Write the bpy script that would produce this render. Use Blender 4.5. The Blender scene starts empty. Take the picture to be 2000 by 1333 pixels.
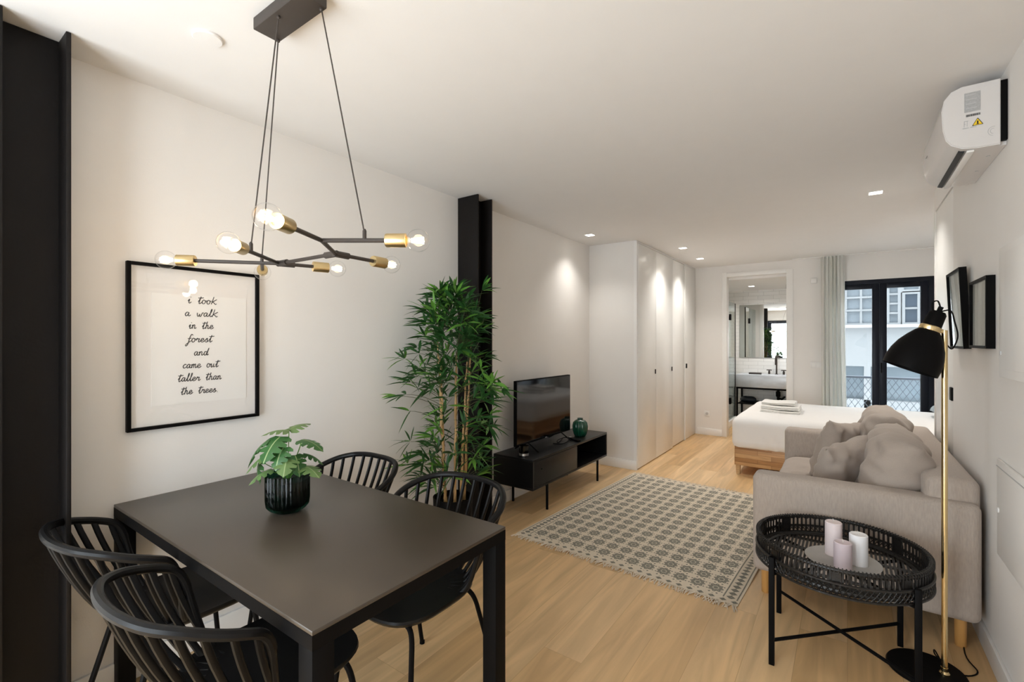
import bpy, bmesh, math, random
from mathutils import Vector, Matrix
R_ = math.radians
sc = bpy.context.scene
COL = sc.collection

# ------------------------------------------------------------------ camera, world, exposure
YAW = math.atan(655 / 915)
cam_d = bpy.data.cameras.new('camera'); cam = bpy.data.objects.new('camera', cam_d); COL.objects.link(cam)
cam_d.sensor_width = 36; cam_d.lens = 915 / 2000 * 36; cam_d.shift_y = -0.00075; cam_d.clip_start = 0.02
cam.location = (0, 0, 1.42); cam.rotation_euler = (R_(90), 0, YAW)
sc.camera = cam
vs = sc.view_settings
vs.view_transform = 'Standard'; vs.look = 'None'; vs.exposure = 1.1; vs.gamma = 1; vs.use_curve_mapping = False
w = bpy.data.worlds.new('overcast_sky'); sc.world = w; w.use_nodes = True
bg = w.node_tree.nodes['Background']; bg.inputs[0].default_value = (.90, .955, 1, 1); bg.inputs[1].default_value = 5.8
try:
    sc.cycles.use_denoising = True
    sc.cycles.caustics_reflective = False; sc.cycles.caustics_refractive = False
    sc.cycles.max_bounces = 10; sc.cycles.diffuse_bounces = 6; sc.cycles.transparent_max_bounces = 12
    sc.cycles.sample_clamp_indirect = 6
except Exception:
    pass
BULB_W, SPOT_W, KITCHEN_W, BATH_W = .33, 25.0, 3.5, 24.0
WARM = (1, .68, .38)

def area(name, loc, rot, sx, sy, energy=0, portal=False, color=(1, 1, 1)):
    l = bpy.data.lights.new(name, 'AREA'); l.shape = 'RECTANGLE'; l.size = sx; l.size_y = sy; l.energy = energy; l.color = color
    if portal: l.cycles.is_portal = True
    o = bpy.data.objects.new(name, l); COL.objects.link(o); o.location = loc; o.rotation_euler = rot
    return o
area('window_daylight_portal', (.33, 7.52, 1.1), (R_(-90), 0, 0), 1.04, 2.2, portal=True)
area('rear_daylight_portal', (-1.4, -1.28, 1.1), (R_(90), 0, 0), 2.05, 2.15, portal=True)

# ------------------------------------------------------------------ helpers
ORG = {}
def setp(o, label=None, cat=None, group=None, kind=None):
    if label: o['label'] = label
    if cat: o['category'] = cat
    if group: o['group'] = group
    if kind: o['kind'] = kind
    return o
def thing(name, label, cat, loc=(0, 0, 0), rz=0, group=None, kind=None):
    o = bpy.data.objects.new(name, None); COL.objects.link(o); o.empty_display_size = .1
    o.location = loc; o.rotation_euler = (0, 0, rz); ORG[o] = Vector(loc)
    return setp(o, label, cat, group, kind)
def copy_tree(o, parent=None):
    c = o.copy(); COL.objects.link(c); c.parent = parent
    for ch in list(o.children): copy_tree(ch, c)
    return c

class MB:
    def __init__(s): s.v = []; s.f = []; s.mi = []; s.cur = 0
    def add(s, vs_, fs_):
        n = len(s.v); s.v.extend([Vector(p) for p in vs_])
        for f in fs_: s.f.append([n + i for i in f]); s.mi.append(s.cur)
        return s
    def bm(s, b):
        b.verts.ensure_lookup_table(); b.verts.index_update()
        s.add([v.co.copy() for v in b.verts], [[v.index for v in f.verts] for f in b.faces]); b.free(); return s
    def box(s, x0, x1, y0, y1, z0, z1, bev=0, seg=2, m=None):
        b = bmesh.new(); bmesh.ops.create_cube(b, size=1)
        for v in b.verts: v.co = Vector(((x0 + x1) / 2 + v.co.x * (x1 - x0), (y0 + y1) / 2 + v.co.y * (y1 - y0), (z0 + z1) / 2 + v.co.z * (z1 - z0)))
        if bev: bmesh.ops.bevel(b, geom=b.edges[:], offset=bev, segments=seg, profile=.5, affect='EDGES')
        if m is not None: bmesh.ops.transform(b, matrix=m, verts=b.verts[:])
        return s.bm(b)
    def tube(s, pts, r, seg=8, closed=False, flat=1.0):
        pts = [Vector(p) for p in pts]; n = len(pts)
        rs = r if isinstance(r, (list, tuple)) else [r] * n
        tang = []
        for i in range(n):
            a = pts[(i - 1) % n] if (closed or i > 0) else pts[i]
            b = pts[(i + 1) % n] if (closed or i < n - 1) else pts[i]
            tang.append((b - a).normalized())
        up = Vector((0, 0, 1)) if abs(tang[0].z) < .9 else Vector((1, 0, 0))
        nrm = (up - tang[0] * up.dot(tang[0])).normalized()
        V = []; F = []
        for i in range(n):
            nrm = (nrm - tang[i] * nrm.dot(tang[i])).normalized(); bi = tang[i].cross(nrm)
            for k in range(seg):
                a = 2 * math.pi * k / seg
                V.append(pts[i] + (nrm * math.cos(a) * flat + bi * math.sin(a)) * rs[i])
        for i in range(n if closed else n - 1):
            j = (i + 1) % n
            for k in range(seg):
                F.append((i * seg + k, i * seg + (k + 1) % seg, j * seg + (k + 1) % seg, j * seg + k))
        if not closed:
            F.append(list(range(seg))[::-1]); F.append([(n - 1) * seg + k for k in range(seg)])
        return s.add(V, F)
    def lathe(s, prof, c=(0, 0, 0), seg=32, m=None, rib=None):
        V = []; F = []; n = len(prof); c = Vector(c)
        for (r, z) in prof:
            for k in range(seg):
                a = 2 * math.pi * k / seg; rr = r * (1 + (rib[1] * math.cos(rib[0] * a) if rib and r > rib[2] else 0))
                p = Vector((rr * math.cos(a), rr * math.sin(a), z))
                V.append((m @ p if m else p) + c)
        for i in range(n - 1):
            for k in range(seg):
                F.append((i * seg + k, i * seg + (k + 1) % seg, (i + 1) * seg + (k + 1) % seg, (i + 1) * seg + k))
        if prof[0][0] > 1e-6: F.append(list(range(seg))[::-1])
        if prof[-1][0] > 1e-6: F.append([(n - 1) * seg + k for k in range(seg)])
        return s.add(V, F)
    def prism(s, poly, axis, a0, a1):
        # poly in the two other axes (in xyz order), extruded along axis
        def P(p, a):
            q = list(p); q.insert(axis, a); return q
        n = len(poly)
        V = [P(p, a0) for p in poly] + [P(p, a1) for p in poly]
        F = [list(range(n))[::-1], list(range(n, 2 * n))] + [(i, (i + 1) % n, n + (i + 1) % n, n + i) for i in range(n)]
        return s.add(V, F)
    def grid(s, fn, nu, nv, closeu=False):
        V = [fn(i / nu, j / nv) for j in range(nv + 1) for i in range(nu + (0 if closeu else 1))]
        W = nu if closeu else nu + 1; F = []
        for j in range(nv):
            for i in range(nu):
                i2 = (i + 1) % W
                F.append((j * W + i, j * W + i2, (j + 1) * W + i2, (j + 1) * W + i))
        return s.add(V, F)
    def build(s, name, mats, parent=None, smooth=35, kind=None, label=None):
        me = bpy.data.meshes.new(name); o = bpy.data.objects.new(name, me)
        off = ORG.get(parent, Vector((0, 0, 0))) if parent else Vector((0, 0, 0))
        me.from_pydata([v - off for v in s.v], [], s.f)
        mats = mats if isinstance(mats, (list, tuple)) else [mats]
        for m in mats: me.materials.append(m)
        if len(mats) > 1: me.polygons.foreach_set('material_index', s.mi)
        b = bmesh.new(); b.from_mesh(me); bmesh.ops.recalc_face_normals(b, faces=b.faces[:]); b.to_mesh(me); b.free()
        if smooth:
            me.polygons.foreach_set('use_smooth', [True] * len(me.polygons)); me.set_sharp_from_angle(angle=R_(smooth))
        me.update(); COL.objects.link(o)
        if parent: o.parent = parent; ORG[o] = off
        return setp(o, label, None, None, kind)
def struct(name, mb, m, label=None, parent=None, smooth=35):
    o = mb.build(name, m, parent, smooth)
    if not parent: o['kind'] = 'structure'
    if label: o['label'] = label
    return o
def single(name, mb, m, label, cat, group=None, smooth=35):
    # a thing that is one mesh; its origin is put at its base
    zs = min(v.z for v in mb.v); cx = sum(v.x for v in mb.v) / len(mb.v); cy = sum(v.y for v in mb.v) / len(mb.v)
    o = mb.build(name, m, None, smooth); off = Vector((cx, cy, zs))
    o.data.transform(Matrix.Translation(-off)); o.location = off; ORG[o] = off
    return setp(o, label, cat, group)
def smoothpath(P, n=6, closed=False):
    P = [Vector(p) for p in P]; out = []; N = len(P)
    for i in range(N if closed else N - 1):
        if closed: p0, p1, p2, p3 = P[(i - 1) % N], P[i], P[(i + 1) % N], P[(i + 2) % N]
        else: p0, p1, p2, p3 = P[max(i - 1, 0)], P[i], P[i + 1], P[min(i + 2, N - 1)]
        for k in range(n):
            t = k / n
            out.append(.5 * ((2 * p1) + (p2 - p0) * t + (2 * p0 - 5 * p1 + 4 * p2 - p3) * t * t + (3 * p1 - p0 - 3 * p2 + p3) * t ** 3))
    if not closed: out.append(P[-1])
    return out
def bez(a, b, c, d, n=10):
    a, b, c, d = map(Vector, (a, b, c, d))
    return [a * (1 - t) ** 3 + b * 3 * t * (1 - t) ** 2 + c * 3 * t * t * (1 - t) + d * t ** 3 for t in [i / n for i in range(n + 1)]]
def towards(d):   # matrix turning +Z to d
    return Vector((0, 0, 1)).rotation_difference(Vector(d).normalized()).to_matrix()

# ------------------------------------------------------------------ materials
def nodes(name):
    m = bpy.data.materials.new(name); m.use_nodes = True; nt = m.node_tree
    return m, nt, nt.nodes['Principled BSDF']
def N(nt, t, **kw):
    n = nt.nodes.new(t)
    for k, v in kw.items(): setattr(n, k, v)
    return n
def pmat(name, col, rough=.5, metal=0, var=0, vscale=8, bump=0, bscale=60, stretch=(1, 1, 1), spec=None, coat=0, sheen=0):
    m, nt, b = nodes(name); L = nt.links.new
    b.inputs['Base Color'].default_value = (*col, 1); b.inputs['Roughness'].default_value = rough; b.inputs['Metallic'].default_value = metal
    if spec is not None: b.inputs['Specular IOR Level'].default_value = spec
    if coat: b.inputs['Coat Weight'].default_value = coat; b.inputs['Coat Roughness'].default_value = .03
    if sheen: b.inputs['Sheen Weight'].default_value = sheen
    tc = N(nt, 'ShaderNodeTexCoord'); mp = N(nt, 'ShaderNodeMapping'); mp.inputs['Scale'].default_value = stretch
    L(tc.outputs['Object'], mp.inputs['Vector'])
    if True:
        n = N(nt, 'ShaderNodeTexNoise'); n.inputs['Scale'].default_value = vscale; n.inputs['Detail'].default_value = 4
        L(mp.outputs[0], n.inputs['Vector'])
        r = N(nt, 'ShaderNodeMix', data_type='RGBA'); v = var or .015
        r.inputs[6].default_value = (*[max(0, c * (1 - v)) for c in col], 1); r.inputs[7].default_value = (*[min(1, c * (1 + v)) for c in col], 1)
        L(n.outputs['Fac'], r.inputs[0]); L(r.outputs[2], b.inputs['Base Color'])
    if bump:
        n2 = N(nt, 'ShaderNodeTexNoise'); n2.inputs['Scale'].default_value = bscale; L(mp.outputs[0], n2.inputs['Vector'])
        bp = N(nt, 'ShaderNodeBump'); bp.inputs['Strength'].default_value = bump; bp.inputs['Distance'].default_value = .01
        L(n2.outputs['Fac'], bp.inputs['Height']); L(bp.outputs[0], b.inputs['Normal'])
    return m
def glass(name, tint=(1, 1, 1), rough=0.0, f0=.04):
    # thin clear sheet: transparent, with a mirror reflection that grows at grazing angles (same from both sides)
    m = bpy.data.materials.new(name); m.use_nodes = True; nt = m.node_tree; nt.nodes.clear(); L = nt.links.new
    out = N(nt, 'ShaderNodeOutputMaterial'); mx = N(nt, 'ShaderNodeMixShader'); tr = N(nt, 'ShaderNodeBsdfTransparent'); gl = N(nt, 'ShaderNodeBsdfGlossy')
    lw_ = N(nt, 'ShaderNodeLayerWeight'); lw_.inputs[0].default_value = .5
    pw = N(nt, 'ShaderNodeMath', operation='POWER'); L(lw_.outputs['Facing'], pw.inputs[0]); pw.inputs[1].default_value = 5
    ma = N(nt, 'ShaderNodeMath', operation='MULTIPLY_ADD'); L(pw.outputs[0], ma.inputs[0]); ma.inputs[1].default_value = 1 - f0; ma.inputs[2].default_value = f0
    tr.inputs[0].default_value = (*tint, 1); gl.inputs['Roughness'].default_value = rough
    L(ma.outputs[0], mx.inputs[0]); L(tr.outputs[0], mx.inputs[1]); L(gl.outputs[0], mx.inputs[2]); L(mx.outputs[0], out.inputs[0])
    return m
def emit(name, col, s):
    m = bpy.data.materials.new(name); m.use_nodes = True; nt = m.node_tree; nt.nodes.clear()
    out = N(nt, 'ShaderNodeOutputMaterial'); e = N(nt, 'ShaderNodeEmission'); e.inputs[0].default_value = (*col, 1); e.inputs[1].default_value = s
    nt.links.new(e.outputs[0], out.inputs[0]); return m
def plank_mat(name, c1, c2, bw, rh, rot, grain=(30, 1.5, 30), rough=.42, mortar=.0012, gv=.25, seam=.55):
    m, nt, b = nodes(name); L = nt.links.new
    tc = N(nt, 'ShaderNodeTexCoord'); mp = N(nt, 'ShaderNodeMapping'); mp.inputs['Rotation'].default_value = rot
    L(tc.outputs['Object'], mp.inputs[0])
    br = N(nt, 'ShaderNodeTexBrick'); br.offset = .37; br.inputs['Scale'].default_value = 1; br.inputs['Brick Width'].default_value = bw; br.inputs['Row Height'].default_value = rh
    br.inputs['Mortar Size'].default_value = mortar; br.inputs['Mortar Smooth'].default_value = .3; br.inputs['Bias'].default_value = 0
    br.inputs['Color1'].default_value = (*c1, 1); br.inputs['Color2'].default_value = (*c2, 1); br.inputs['Mortar'].default_value = (*[c * seam for c in c1], 1)
    L(mp.outputs[0], br.inputs['Vector'])
    # per-plank shift of the grain
    m2 = N(nt, 'ShaderNodeMapping'); m2.inputs['Scale'].default_value = grain; L(mp.outputs[0], m2.inputs[0])
    ad = N(nt, 'ShaderNodeVectorMath', operation='MULTIPLY_ADD'); L(br.outputs['Color'], ad.inputs[0]); ad.inputs[1].default_value = (37, 37, 37); L(m2.outputs[0], ad.inputs[2])
    n = N(nt, 'ShaderNodeTexNoise'); n.inputs['Scale'].default_value = 1; n.inputs['Detail'].default_value = 7; n.inputs['Distortion'].default_value = 1.1; L(ad.outputs[0], n.inputs['Vector'])
    rp = N(nt, 'ShaderNodeMapRange'); rp.inputs[1].default_value = .3; rp.inputs[2].default_value = .72; rp.inputs[3].default_value = 1 - gv; rp.inputs[4].default_value = 1 + gv * .35
    L(n.outputs['Fac'], rp.inputs[0])
    mu = N(nt, 'ShaderNodeVectorMath', operation='SCALE'); L(br.outputs['Color'], mu.inputs[0]); L(rp.outputs[0], mu.inputs['Scale'])
    L(mu.outputs[0], b.inputs['Base Color']); b.inputs['Roughness'].default_value = rough
    bp = N(nt, 'ShaderNodeBump'); bp.inputs['Strength'].default_value = .12; bp.inputs['Distance'].default_value = .002; L(n.outputs['Fac'], bp.inputs['Height']); L(bp.outputs[0], b.inputs['Normal'])
    return m

M = {}
M['wall'] = pmat('white_wall_paint', (.80, .775, .745), .75, bump=.05, bscale=220)
M['ceil'] = pmat('white_ceiling_paint', (.80, .785, .77), .85, bump=.03, bscale=180)
M['trim'] = pmat('white_satin_paint', (.84, .825, .80), .4)
M['door'] = pmat('white_lacquer', (.82, .81, .785), .28)
M['beam'] = pmat('black_steel_paint', (.007, .0055, .005), .55, var=.2, bump=.08, bscale=90, spec=.22)
M['black'] = pmat('black_powder_coat', (.005, .0046, .0046), .48, var=.15, bump=.03, bscale=400, spec=.05)
M['table'] = pmat('black_matt_tabletop', (.052, .040, .030), .30, var=.12, bump=.04, bscale=500)
M['chair'] = pmat('black_matt_plastic', (.006, .0058, .006), .36, var=.1, bump=.03, bscale=500, spec=.17)
M['brass'] = pmat('brushed_brass', (.62, .47, .24), .33, 1, var=.08, vscale=60, stretch=(1, 1, 12))
M['brass2'] = pmat('polished_brass', (.80, .62, .33), .2, 1, var=.05)
M['bronze'] = pmat('dark_bronze_lacquer', (.05, .04, .034), .5, .2, var=.1)
M['bulb'] = glass('clear_bulb_glass', (1, 1, 1), 0, .03)
M['filament'] = emit('glowing_filament', (1, .86, .62), 20)
M['lens'] = emit('downlight_lens', (1, .95, .86), 8)
M['glass'] = glass('window_glass', (.96, .98, .99), 0, .025)
M['screen_glass'] = glass('shower_glass', (.86, .92, .92), 0, .04)
M['gpot'] = glass('dark_green_glass', (.16, .36, .29), .03, .02)
M['jar'] = glass('black_jar_glass', (.2, .22, .2), .02, .05)
M['vase'] = pmat('green_ribbed_glass', (.005, .062, .033), .16, var=.2, coat=.15)
M['soil'] = pmat('dark_inner_pot', (.008, .012, .018), .5, var=.2)
M['leaf'] = pmat('green_leaf', (.040, .125, .034), .42, var=.45, vscale=22, bump=.15, bscale=70)
M['leaf2'] = pmat('pale_green_leaf', (.13, .22, .075), .45, var=.4, vscale=25, bump=.15, bscale=70)
M['vein'] = pmat('pale_leaf_vein', (.22, .30, .13), .5, var=.2)
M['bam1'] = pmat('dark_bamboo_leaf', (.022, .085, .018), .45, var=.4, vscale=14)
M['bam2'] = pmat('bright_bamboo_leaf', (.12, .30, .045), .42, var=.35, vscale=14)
M['twig'] = pmat('brown_green_twig', (.07, .075, .025), .6, var=.2)
M['cane'] = pmat('tan_bamboo_cane', (.42, .25, .10), .5, var=.25, vscale=18, stretch=(1, 1, .4))
M['tv'] = pmat('tv_screen', (.004, .004, .005), .06, spec=.5)
M['stand'] = pmat('black_cabinet_lacquer', (.006, .0055, .0055), .33, var=.15, spec=.3)
M['silver'] = pmat('silver_band', (.6, .6, .6), .3, 1)
M['chrome'] = pmat('chrome', (.75, .75, .75), .12, 1)
M['sofa'] = pmat('grey_beige_linen', (.41, .345, .295), .9, var=.18, vscale=1, stretch=(150, 150, 30), bump=.25, bscale=1, sheen=.15)
M['cush'] = pmat('grey_beige_cushion_cotton', (.41, .345, .295), .9, var=.07, vscale=200, bump=.4, bscale=16, sheen=.15)
M['legwood'] = pmat('honey_wood', (.55, .29, .09), .4, var=.2, vscale=6, stretch=(8, 8, 1))
M['candleA'] = pmat('pale_pink_wax', (.74, .64, .64), .45, var=.03)
M['candleB'] = pmat('white_wax', (.82, .81, .82), .45, var=.03)
M['candleC'] = pmat('mauve_wax', (.62, .52, .55), .45, var=.04)
M['wick'] = pmat('wick_cotton', (.75, .72, .66), .8)
M['plate'] = pmat('grey_stoneware', (.36, .345, .32), .5, var=.08, vscale=40)
M['rattan'] = pmat('black_rattan', (.007, .0055, .0045), .45, var=.3, vscale=60, bump=.2, bscale=120)
M['sheet'] = pmat('white_cotton_sheet', (.84, .82, .80), .85, bump=.06, bscale=300)
M['towel'] = pmat('white_terry', (.86, .84, .80), .95, var=.05, vscale=120, bump=.3, bscale=420)
M['pillow'] = pmat('blue_grey_pillow', (.45, .52, .57), .9, bump=.1, bscale=200)
M['curtain'] = pmat('pale_linen_curtain', (.84, .84, .80), .9, var=.03, vscale=90, stretch=(6, 6, 1))
M['win'] = pmat('dark_window_frame', (.005, .007, .014), .34, spec=.2)
M['socket'] = pmat('white_plastic', (.80, .79, .77), .3)
M['acw'] = pmat('glossy_white_plastic', (.68, .655, .64), .16)
M['grey'] = pmat('grey_label', (.40, .40, .40), .5, var=.25, vscale=160)
M['ink'] = pmat('black_ink', (.02, .02, .02), .6)
M['lgrey'] = pmat('light_grey_print', (.5, .5, .5), .6)
M['yellow'] = pmat('yellow_sticker', (.85, .58, .02), .45)
M['paper'] = pmat('print_paper', (.88, .86, .83), .7)
M['mat_board'] = pmat('mat_board', (.84, .81, .78), .75)
M['picglass'] = glass('picture_glass', (1, 1, 1), 0, .028)
M['art'] = pmat('grey_art_print', (.60, .585, .55), .6, var=.35, vscale=6, stretch=(1, 4, 1))
M['tile'] = None
M['marble'] = pmat('grey_white_marble', (.58, .62, .68), .25, var=.30, vscale=5, stretch=(1, 1, 3))
M['mirror'] = pmat('mirror_glass', (.86, .88, .88), .01, 1)
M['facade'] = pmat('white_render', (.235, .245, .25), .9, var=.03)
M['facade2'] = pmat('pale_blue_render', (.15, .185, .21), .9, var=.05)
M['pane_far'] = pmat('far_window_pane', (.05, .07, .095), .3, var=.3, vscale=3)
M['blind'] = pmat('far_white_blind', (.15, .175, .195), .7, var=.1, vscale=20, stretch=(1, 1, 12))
M['rail'] = pmat('grey_wire', (.10, .12, .15), .5)
M['concrete'] = pmat('balcony_concrete', (.5, .5, .5), .9, var=.1)
M['floor'] = plank_mat('light_oak_planks', (.635, .40, .185), (.77, .53, .285), 1.35, .19, (0, 0, R_(90)), grain=(1.1, 13, 1), rough=.42, gv=.26, seam=.80)
M['butcher'] = plank_mat('butcher_block_wood', (.36, .17, .06), (.66, .40, .19), .34, .045, (R_(90), 0, 0), grain=(4, 40, 4), rough=.45, gv=.25)
M['butcher2'] = plank_mat('pale_bed_leg_wood', (.55, .36, .18), (.60, .40, .2), .34, .045, (R_(90), 0, 0), grain=(4, 40, 4), rough=.45, gv=.15)
M['tile'] = plank_mat('white_wall_tiles', (.80, .79, .77), (.83, .82, .80), .24, .065, (R_(90), 0, 0), grain=(1, 1, 1), rough=.15, mortar=.0016, gv=.02)

def add_translucency(m, col, f):
    nt = m.node_tree; b = nt.nodes['Principled BSDF']; out = [n for n in nt.nodes if n.type == 'OUTPUT_MATERIAL'][0]
    t = N(nt, 'ShaderNodeBsdfTranslucent'); t.inputs[0].default_value = (*col, 1); mx = N(nt, 'ShaderNodeMixShader'); mx.inputs[0].default_value = f
    nt.links.new(b.outputs[0], mx.inputs[1]); nt.links.new(t.outputs[0], mx.inputs[2]); nt.links.new(mx.outputs[0], out.inputs[0])
add_translucency(M['curtain'], (.84, .85, .82), .4)
for k_, c_ in (('leaf', (.06, .20, .04)), ('leaf2', (.18, .32, .08)), ('bam1', (.03, .12, .02)), ('bam2', (.16, .38, .05))): add_translucency(M[k_], c_, .25)
def rug_mat():
    m, nt, b = nodes('woven_rug_pattern'); L = nt.links.new
    tc = N(nt, 'ShaderNodeTexCoord'); sp = N(nt, 'ShaderNodeSeparateXYZ'); L(tc.outputs['Object'], sp.inputs[0])
    def mth(op, a, b_=None, c=None):
        n = N(nt, 'ShaderNodeMath', operation=op)
        for i, x in enumerate((a, b_, c)):
            if x is None: continue
            if isinstance(x, (int, float)): n.inputs[i].default_value = x
            else: L(x, n.inputs[i])
        return n.outputs[0]
    X, Y = sp.outputs[0], sp.outputs[1]
    cw, ch = .1010, .1165
    fx = mth('SUBTRACT', mth('FRACT', mth('DIVIDE', mth('ADD', X, 10.5 * cw), cw)), .5)
    fy = mth('SUBTRACT', mth('FRACT', mth('DIVIDE', mth('ADD', Y, 11 * ch), ch)), .5)
    ax, ay = mth('ABSOLUTE', fx), mth('ABSOLUTE', fy)
    r = mth('SQRT', mth('ADD', mth('MULTIPLY', fx, fx), mth('MULTIPLY', fy, fy)))
    th = mth('ARCTAN2', fy, fx)
    rad = mth('ADD', .385, mth('MULTIPLY', .055, mth('COSINE', mth('MULTIPLY', th, 8))))
    flower = mth('LESS_THAN', r, rad)
    ring = mth('LESS_THAN', mth('ABSOLUTE', mth('SUBTRACT', r, .15)), .035)
    notch = mth('MULTIPLY', mth('LESS_THAN', mth('ABSOLUTE', mth('SINE', mth('MULTIPLY', th, 4))), .22), mth('GREATER_THAN', r, .2))
    flower = mth('MULTIPLY', flower, mth('SUBTRACT', 1, mth('MAXIMUM', mth('MULTIPLY', ring, .55), mth('MULTIPLY', notch, .35))))
    # corner diamonds and dots between the cell rows
    diam = mth('LESS_THAN', mth('ADD', mth('SUBTRACT', .5, ay), mth('ABSOLUTE', mth('SUBTRACT', ax, .20))), .075)
    diam2 = mth('LESS_THAN', mth('ADD', mth('ABSOLUTE', mth('SUBTRACT', ay, .25)), mth('ABSOLUTE', mth('SUBTRACT', ax, .40))), .065)
    cell = mth('MAXIMUM', flower, mth('MAXIMUM', diam, diam2))
    # side borders
    axx = mth('ABSOLUTE', X); ayy = mth('ABSOLUTE', Y)
    inb = mth('GREATER_THAN', axx, .655)
    d = mth('SUBTRACT', axx, .70)
    fz = mth('SUBTRACT', mth('FRACT', mth('DIVIDE', mth('ADD', Y, 5), .045)), .5)
    zz = mth('LESS_THAN', mth('ADD', mth('ABSOLUTE', fz), mth('DIVIDE', mth('ABSOLUTE', d), .05)), .48)
    l1 = mth('LESS_THAN', mth('ABSOLUTE', mth('SUBTRACT', axx, .664)), .0035)
    l2 = mth('LESS_THAN', mth('ABSOLUTE', mth('SUBTRACT', axx, .735)), .0035)
    bord = mth('MAXIMUM', zz, mth('MAXIMUM', l1, l2))
    ine = mth('GREATER_THAN', ayy, .945)
    fe = mth('SUBTRACT', mth('FRACT', mth('DIVIDE', mth('ADD', X, 5), .06)), .5)
    de = mth('LESS_THAN', mth('ADD', mth('ABSOLUTE', fe), mth('DIVIDE', mth('ABSOLUTE', mth('SUBTRACT', ayy, .972)), .05)), .33)
    pat = mth('ADD', mth('MULTIPLY', cell, mth('SUBTRACT', 1, inb)), mth('MULTIPLY', bord, inb))
    pat = mth('ADD', mth('MULTIPLY', pat, mth('SUBTRACT', 1, ine)), mth('MULTIPLY', de, ine))
    ns = N(nt, 'ShaderNodeTexNoise'); ns.inputs['Scale'].default_value = 160; ns.inputs['Detail'].default_value = 3; L(tc.outputs['Object'], ns.inputs['Vector'])
    fac = mth('MULTIPLY', pat, mth('MULTIPLY_ADD', ns.outputs['Fac'], .7, .52))
    mx = N(nt, 'ShaderNodeMix', data_type='RGBA'); mx.clamp_factor = True
    mx.inputs[6].default_value = (.66, .575, .455, 1); mx.inputs[7].default_value = (.13, .13, .108, 1); L(fac, mx.inputs[0])
    L(mx.outputs[2], b.inputs['Base Color']); b.inputs['Roughness'].default_value = .95
    bp = N(nt, 'ShaderNodeBump'); bp.inputs['Strength'].default_value = .5; bp.inputs['Distance'].default_value = .003; L(ns.outputs['Fac'], bp.inputs['Height']); L(bp.outputs[0], b.inputs['Normal'])
    return m
M['rug'] = rug_mat()
M['fringe'] = pmat('cream_fringe_yarn', (.66, .58, .47), .95, var=.2, vscale=60)

# ------------------------------------------------------------------ the room
H = 2.514; XL = -2.44; XR = .52; YB = 7.42; YR = -1.2
struct('floor', MB().box(-2.6, 1.3, -1.35, 7.54, -.12, 0).box(-2.6, -.16, 7.54, 9.42, -.12, 0), M['floor'], 'light oak plank floor')
struct('ceiling', MB().box(-2.6, 1.3, -1.35, 7.55, H, H + .12), M['ceil'], 'white ceiling')
struct('wall_left', MB().box(XL - .14, XL, -1.35, 4.95, 0, H), M['wall'], 'white wall behind dining table and television')
struct('wall_return', MB().box(XL - .14, -1.885, 4.95, 5.0, 0, H), M['wall'], 'short white wall beside the wardrobe')
struct('wall_back', MB().box(XL - .14, -1.455, YB, YB + .12, 0, H).box(-1.455, -.66, YB, YB + .12, 2.36, H)
       .box(-.66, -.19, YB, YB + .12, 0, H).box(-.19, .84, YB, YB + .12, 2.185, H).box(.84, 1.3, YB, YB + .12, 0, H), M['wall'], 'white rear wall with bathroom doorway and balcony door')
struct('wall_right', MB().box(XR, XR + .12, -1.35, 3.85, 0, H).box(XR, XR + .12, 3.85, 4.60, 2.36, H).box(XR, XR + .12, 4.57, 4.605, 0, 2.36), M['wall'], 'white wall behind the sofa')
struct('wall_alcove', MB().box(1.14, 1.26, 4.5, YB, 0, H).box(XR + .12, 1.14, 4.48, 4.6, 0, H), M['wall'])
struct('wall_rear', MB().box(XL - .14, -2.42, YR - .12, YR, 0, H).box(-2.42, -.38, YR - .12, YR, 2.15, H).box(-.38, XR + .12, YR - .12, YR, 0, H), M['wall'])
struct('wall_closet', MB().box(-2.58, -2.44, 5.0, 7.42, 0, H), M['wall'])
for nm, bb in dict(baseboard_left=(XL, XL + .014, .46, 2.68, 0, .10), baseboard_television=(XL, XL + .014, 2.90, 4.95, 0, .10), baseboard_return=(XL, -1.872, 4.936, 4.95, 0, .10),
                   baseboard_back=(-1.85, -1.50, YB - .014, YB, 0, .10), baseboard_curtain=(-.59, -.20, YB - .014, YB, 0, .10), baseboard_right=(XR - .014, XR, -1.1, 3.83, 0, .10)).items():
    struct(nm, MB().box(*bb, bev=.003), M['trim'])

def hcolumn(name, y0, y1, label):
    t = MB(); xa, xb = XL + .002, XL + .20
    t.box(xa, xb, y0, y0 + .014, .001, H - .002, .002).box(xa, xb, y1 - .014, y1, .001, H - .002, .002).box((xa + xb) / 2 - .02, (xa + xb) / 2 - .008, y0 + .014, y1 - .014, .001, H - .002)
    o = single(name, t, M['beam'], label, 'column'); return o
hcolumn('steel_column', 2.69, 2.868, 'black steel H-beam column beside the television wall, behind the bamboo')
hcolumn('steel_column', .262, .442, 'black steel H-beam column at the left edge, nearest the dining chairs')

# wardrobe
wd = thing('built_in_wardrobe', 'white built-in wardrobe with flush floor-to-ceiling doors and slim black pulls', 'wardrobe', (-1.9, 5.9, 0))
MB().box(-2.40, -1.90, 5.01, 6.82, .03, 2.49).build('carcass', M['trim'], wd)
MB().box(-1.90, -1.866, 4.945, 4.965, 0, H - .003).box(-1.90, -1.872, 4.965, 6.85, 2.494, H - .003).box(-1.90, -1.870, 6.835, 6.86, 0, H - .003).build('frame', M['trim'], wd)
for (a, b_, xx, zt, py) in ((4.972, 5.562, -1.862, 2.485, 5.535), (5.567, 6.222, -1.862, 2.485, 6.185), (6.228, 6.828, -1.880, 2.490, None)):
    d = MB().box(-1.90, xx, a, b_, .012, zt, .002).build('door', M['door'], wd)
    if py: MB().box(xx - .004, xx + .006, py - .012, py + .012, 1.02, 1.075, .003).build('pull', M['black'], d)
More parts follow.
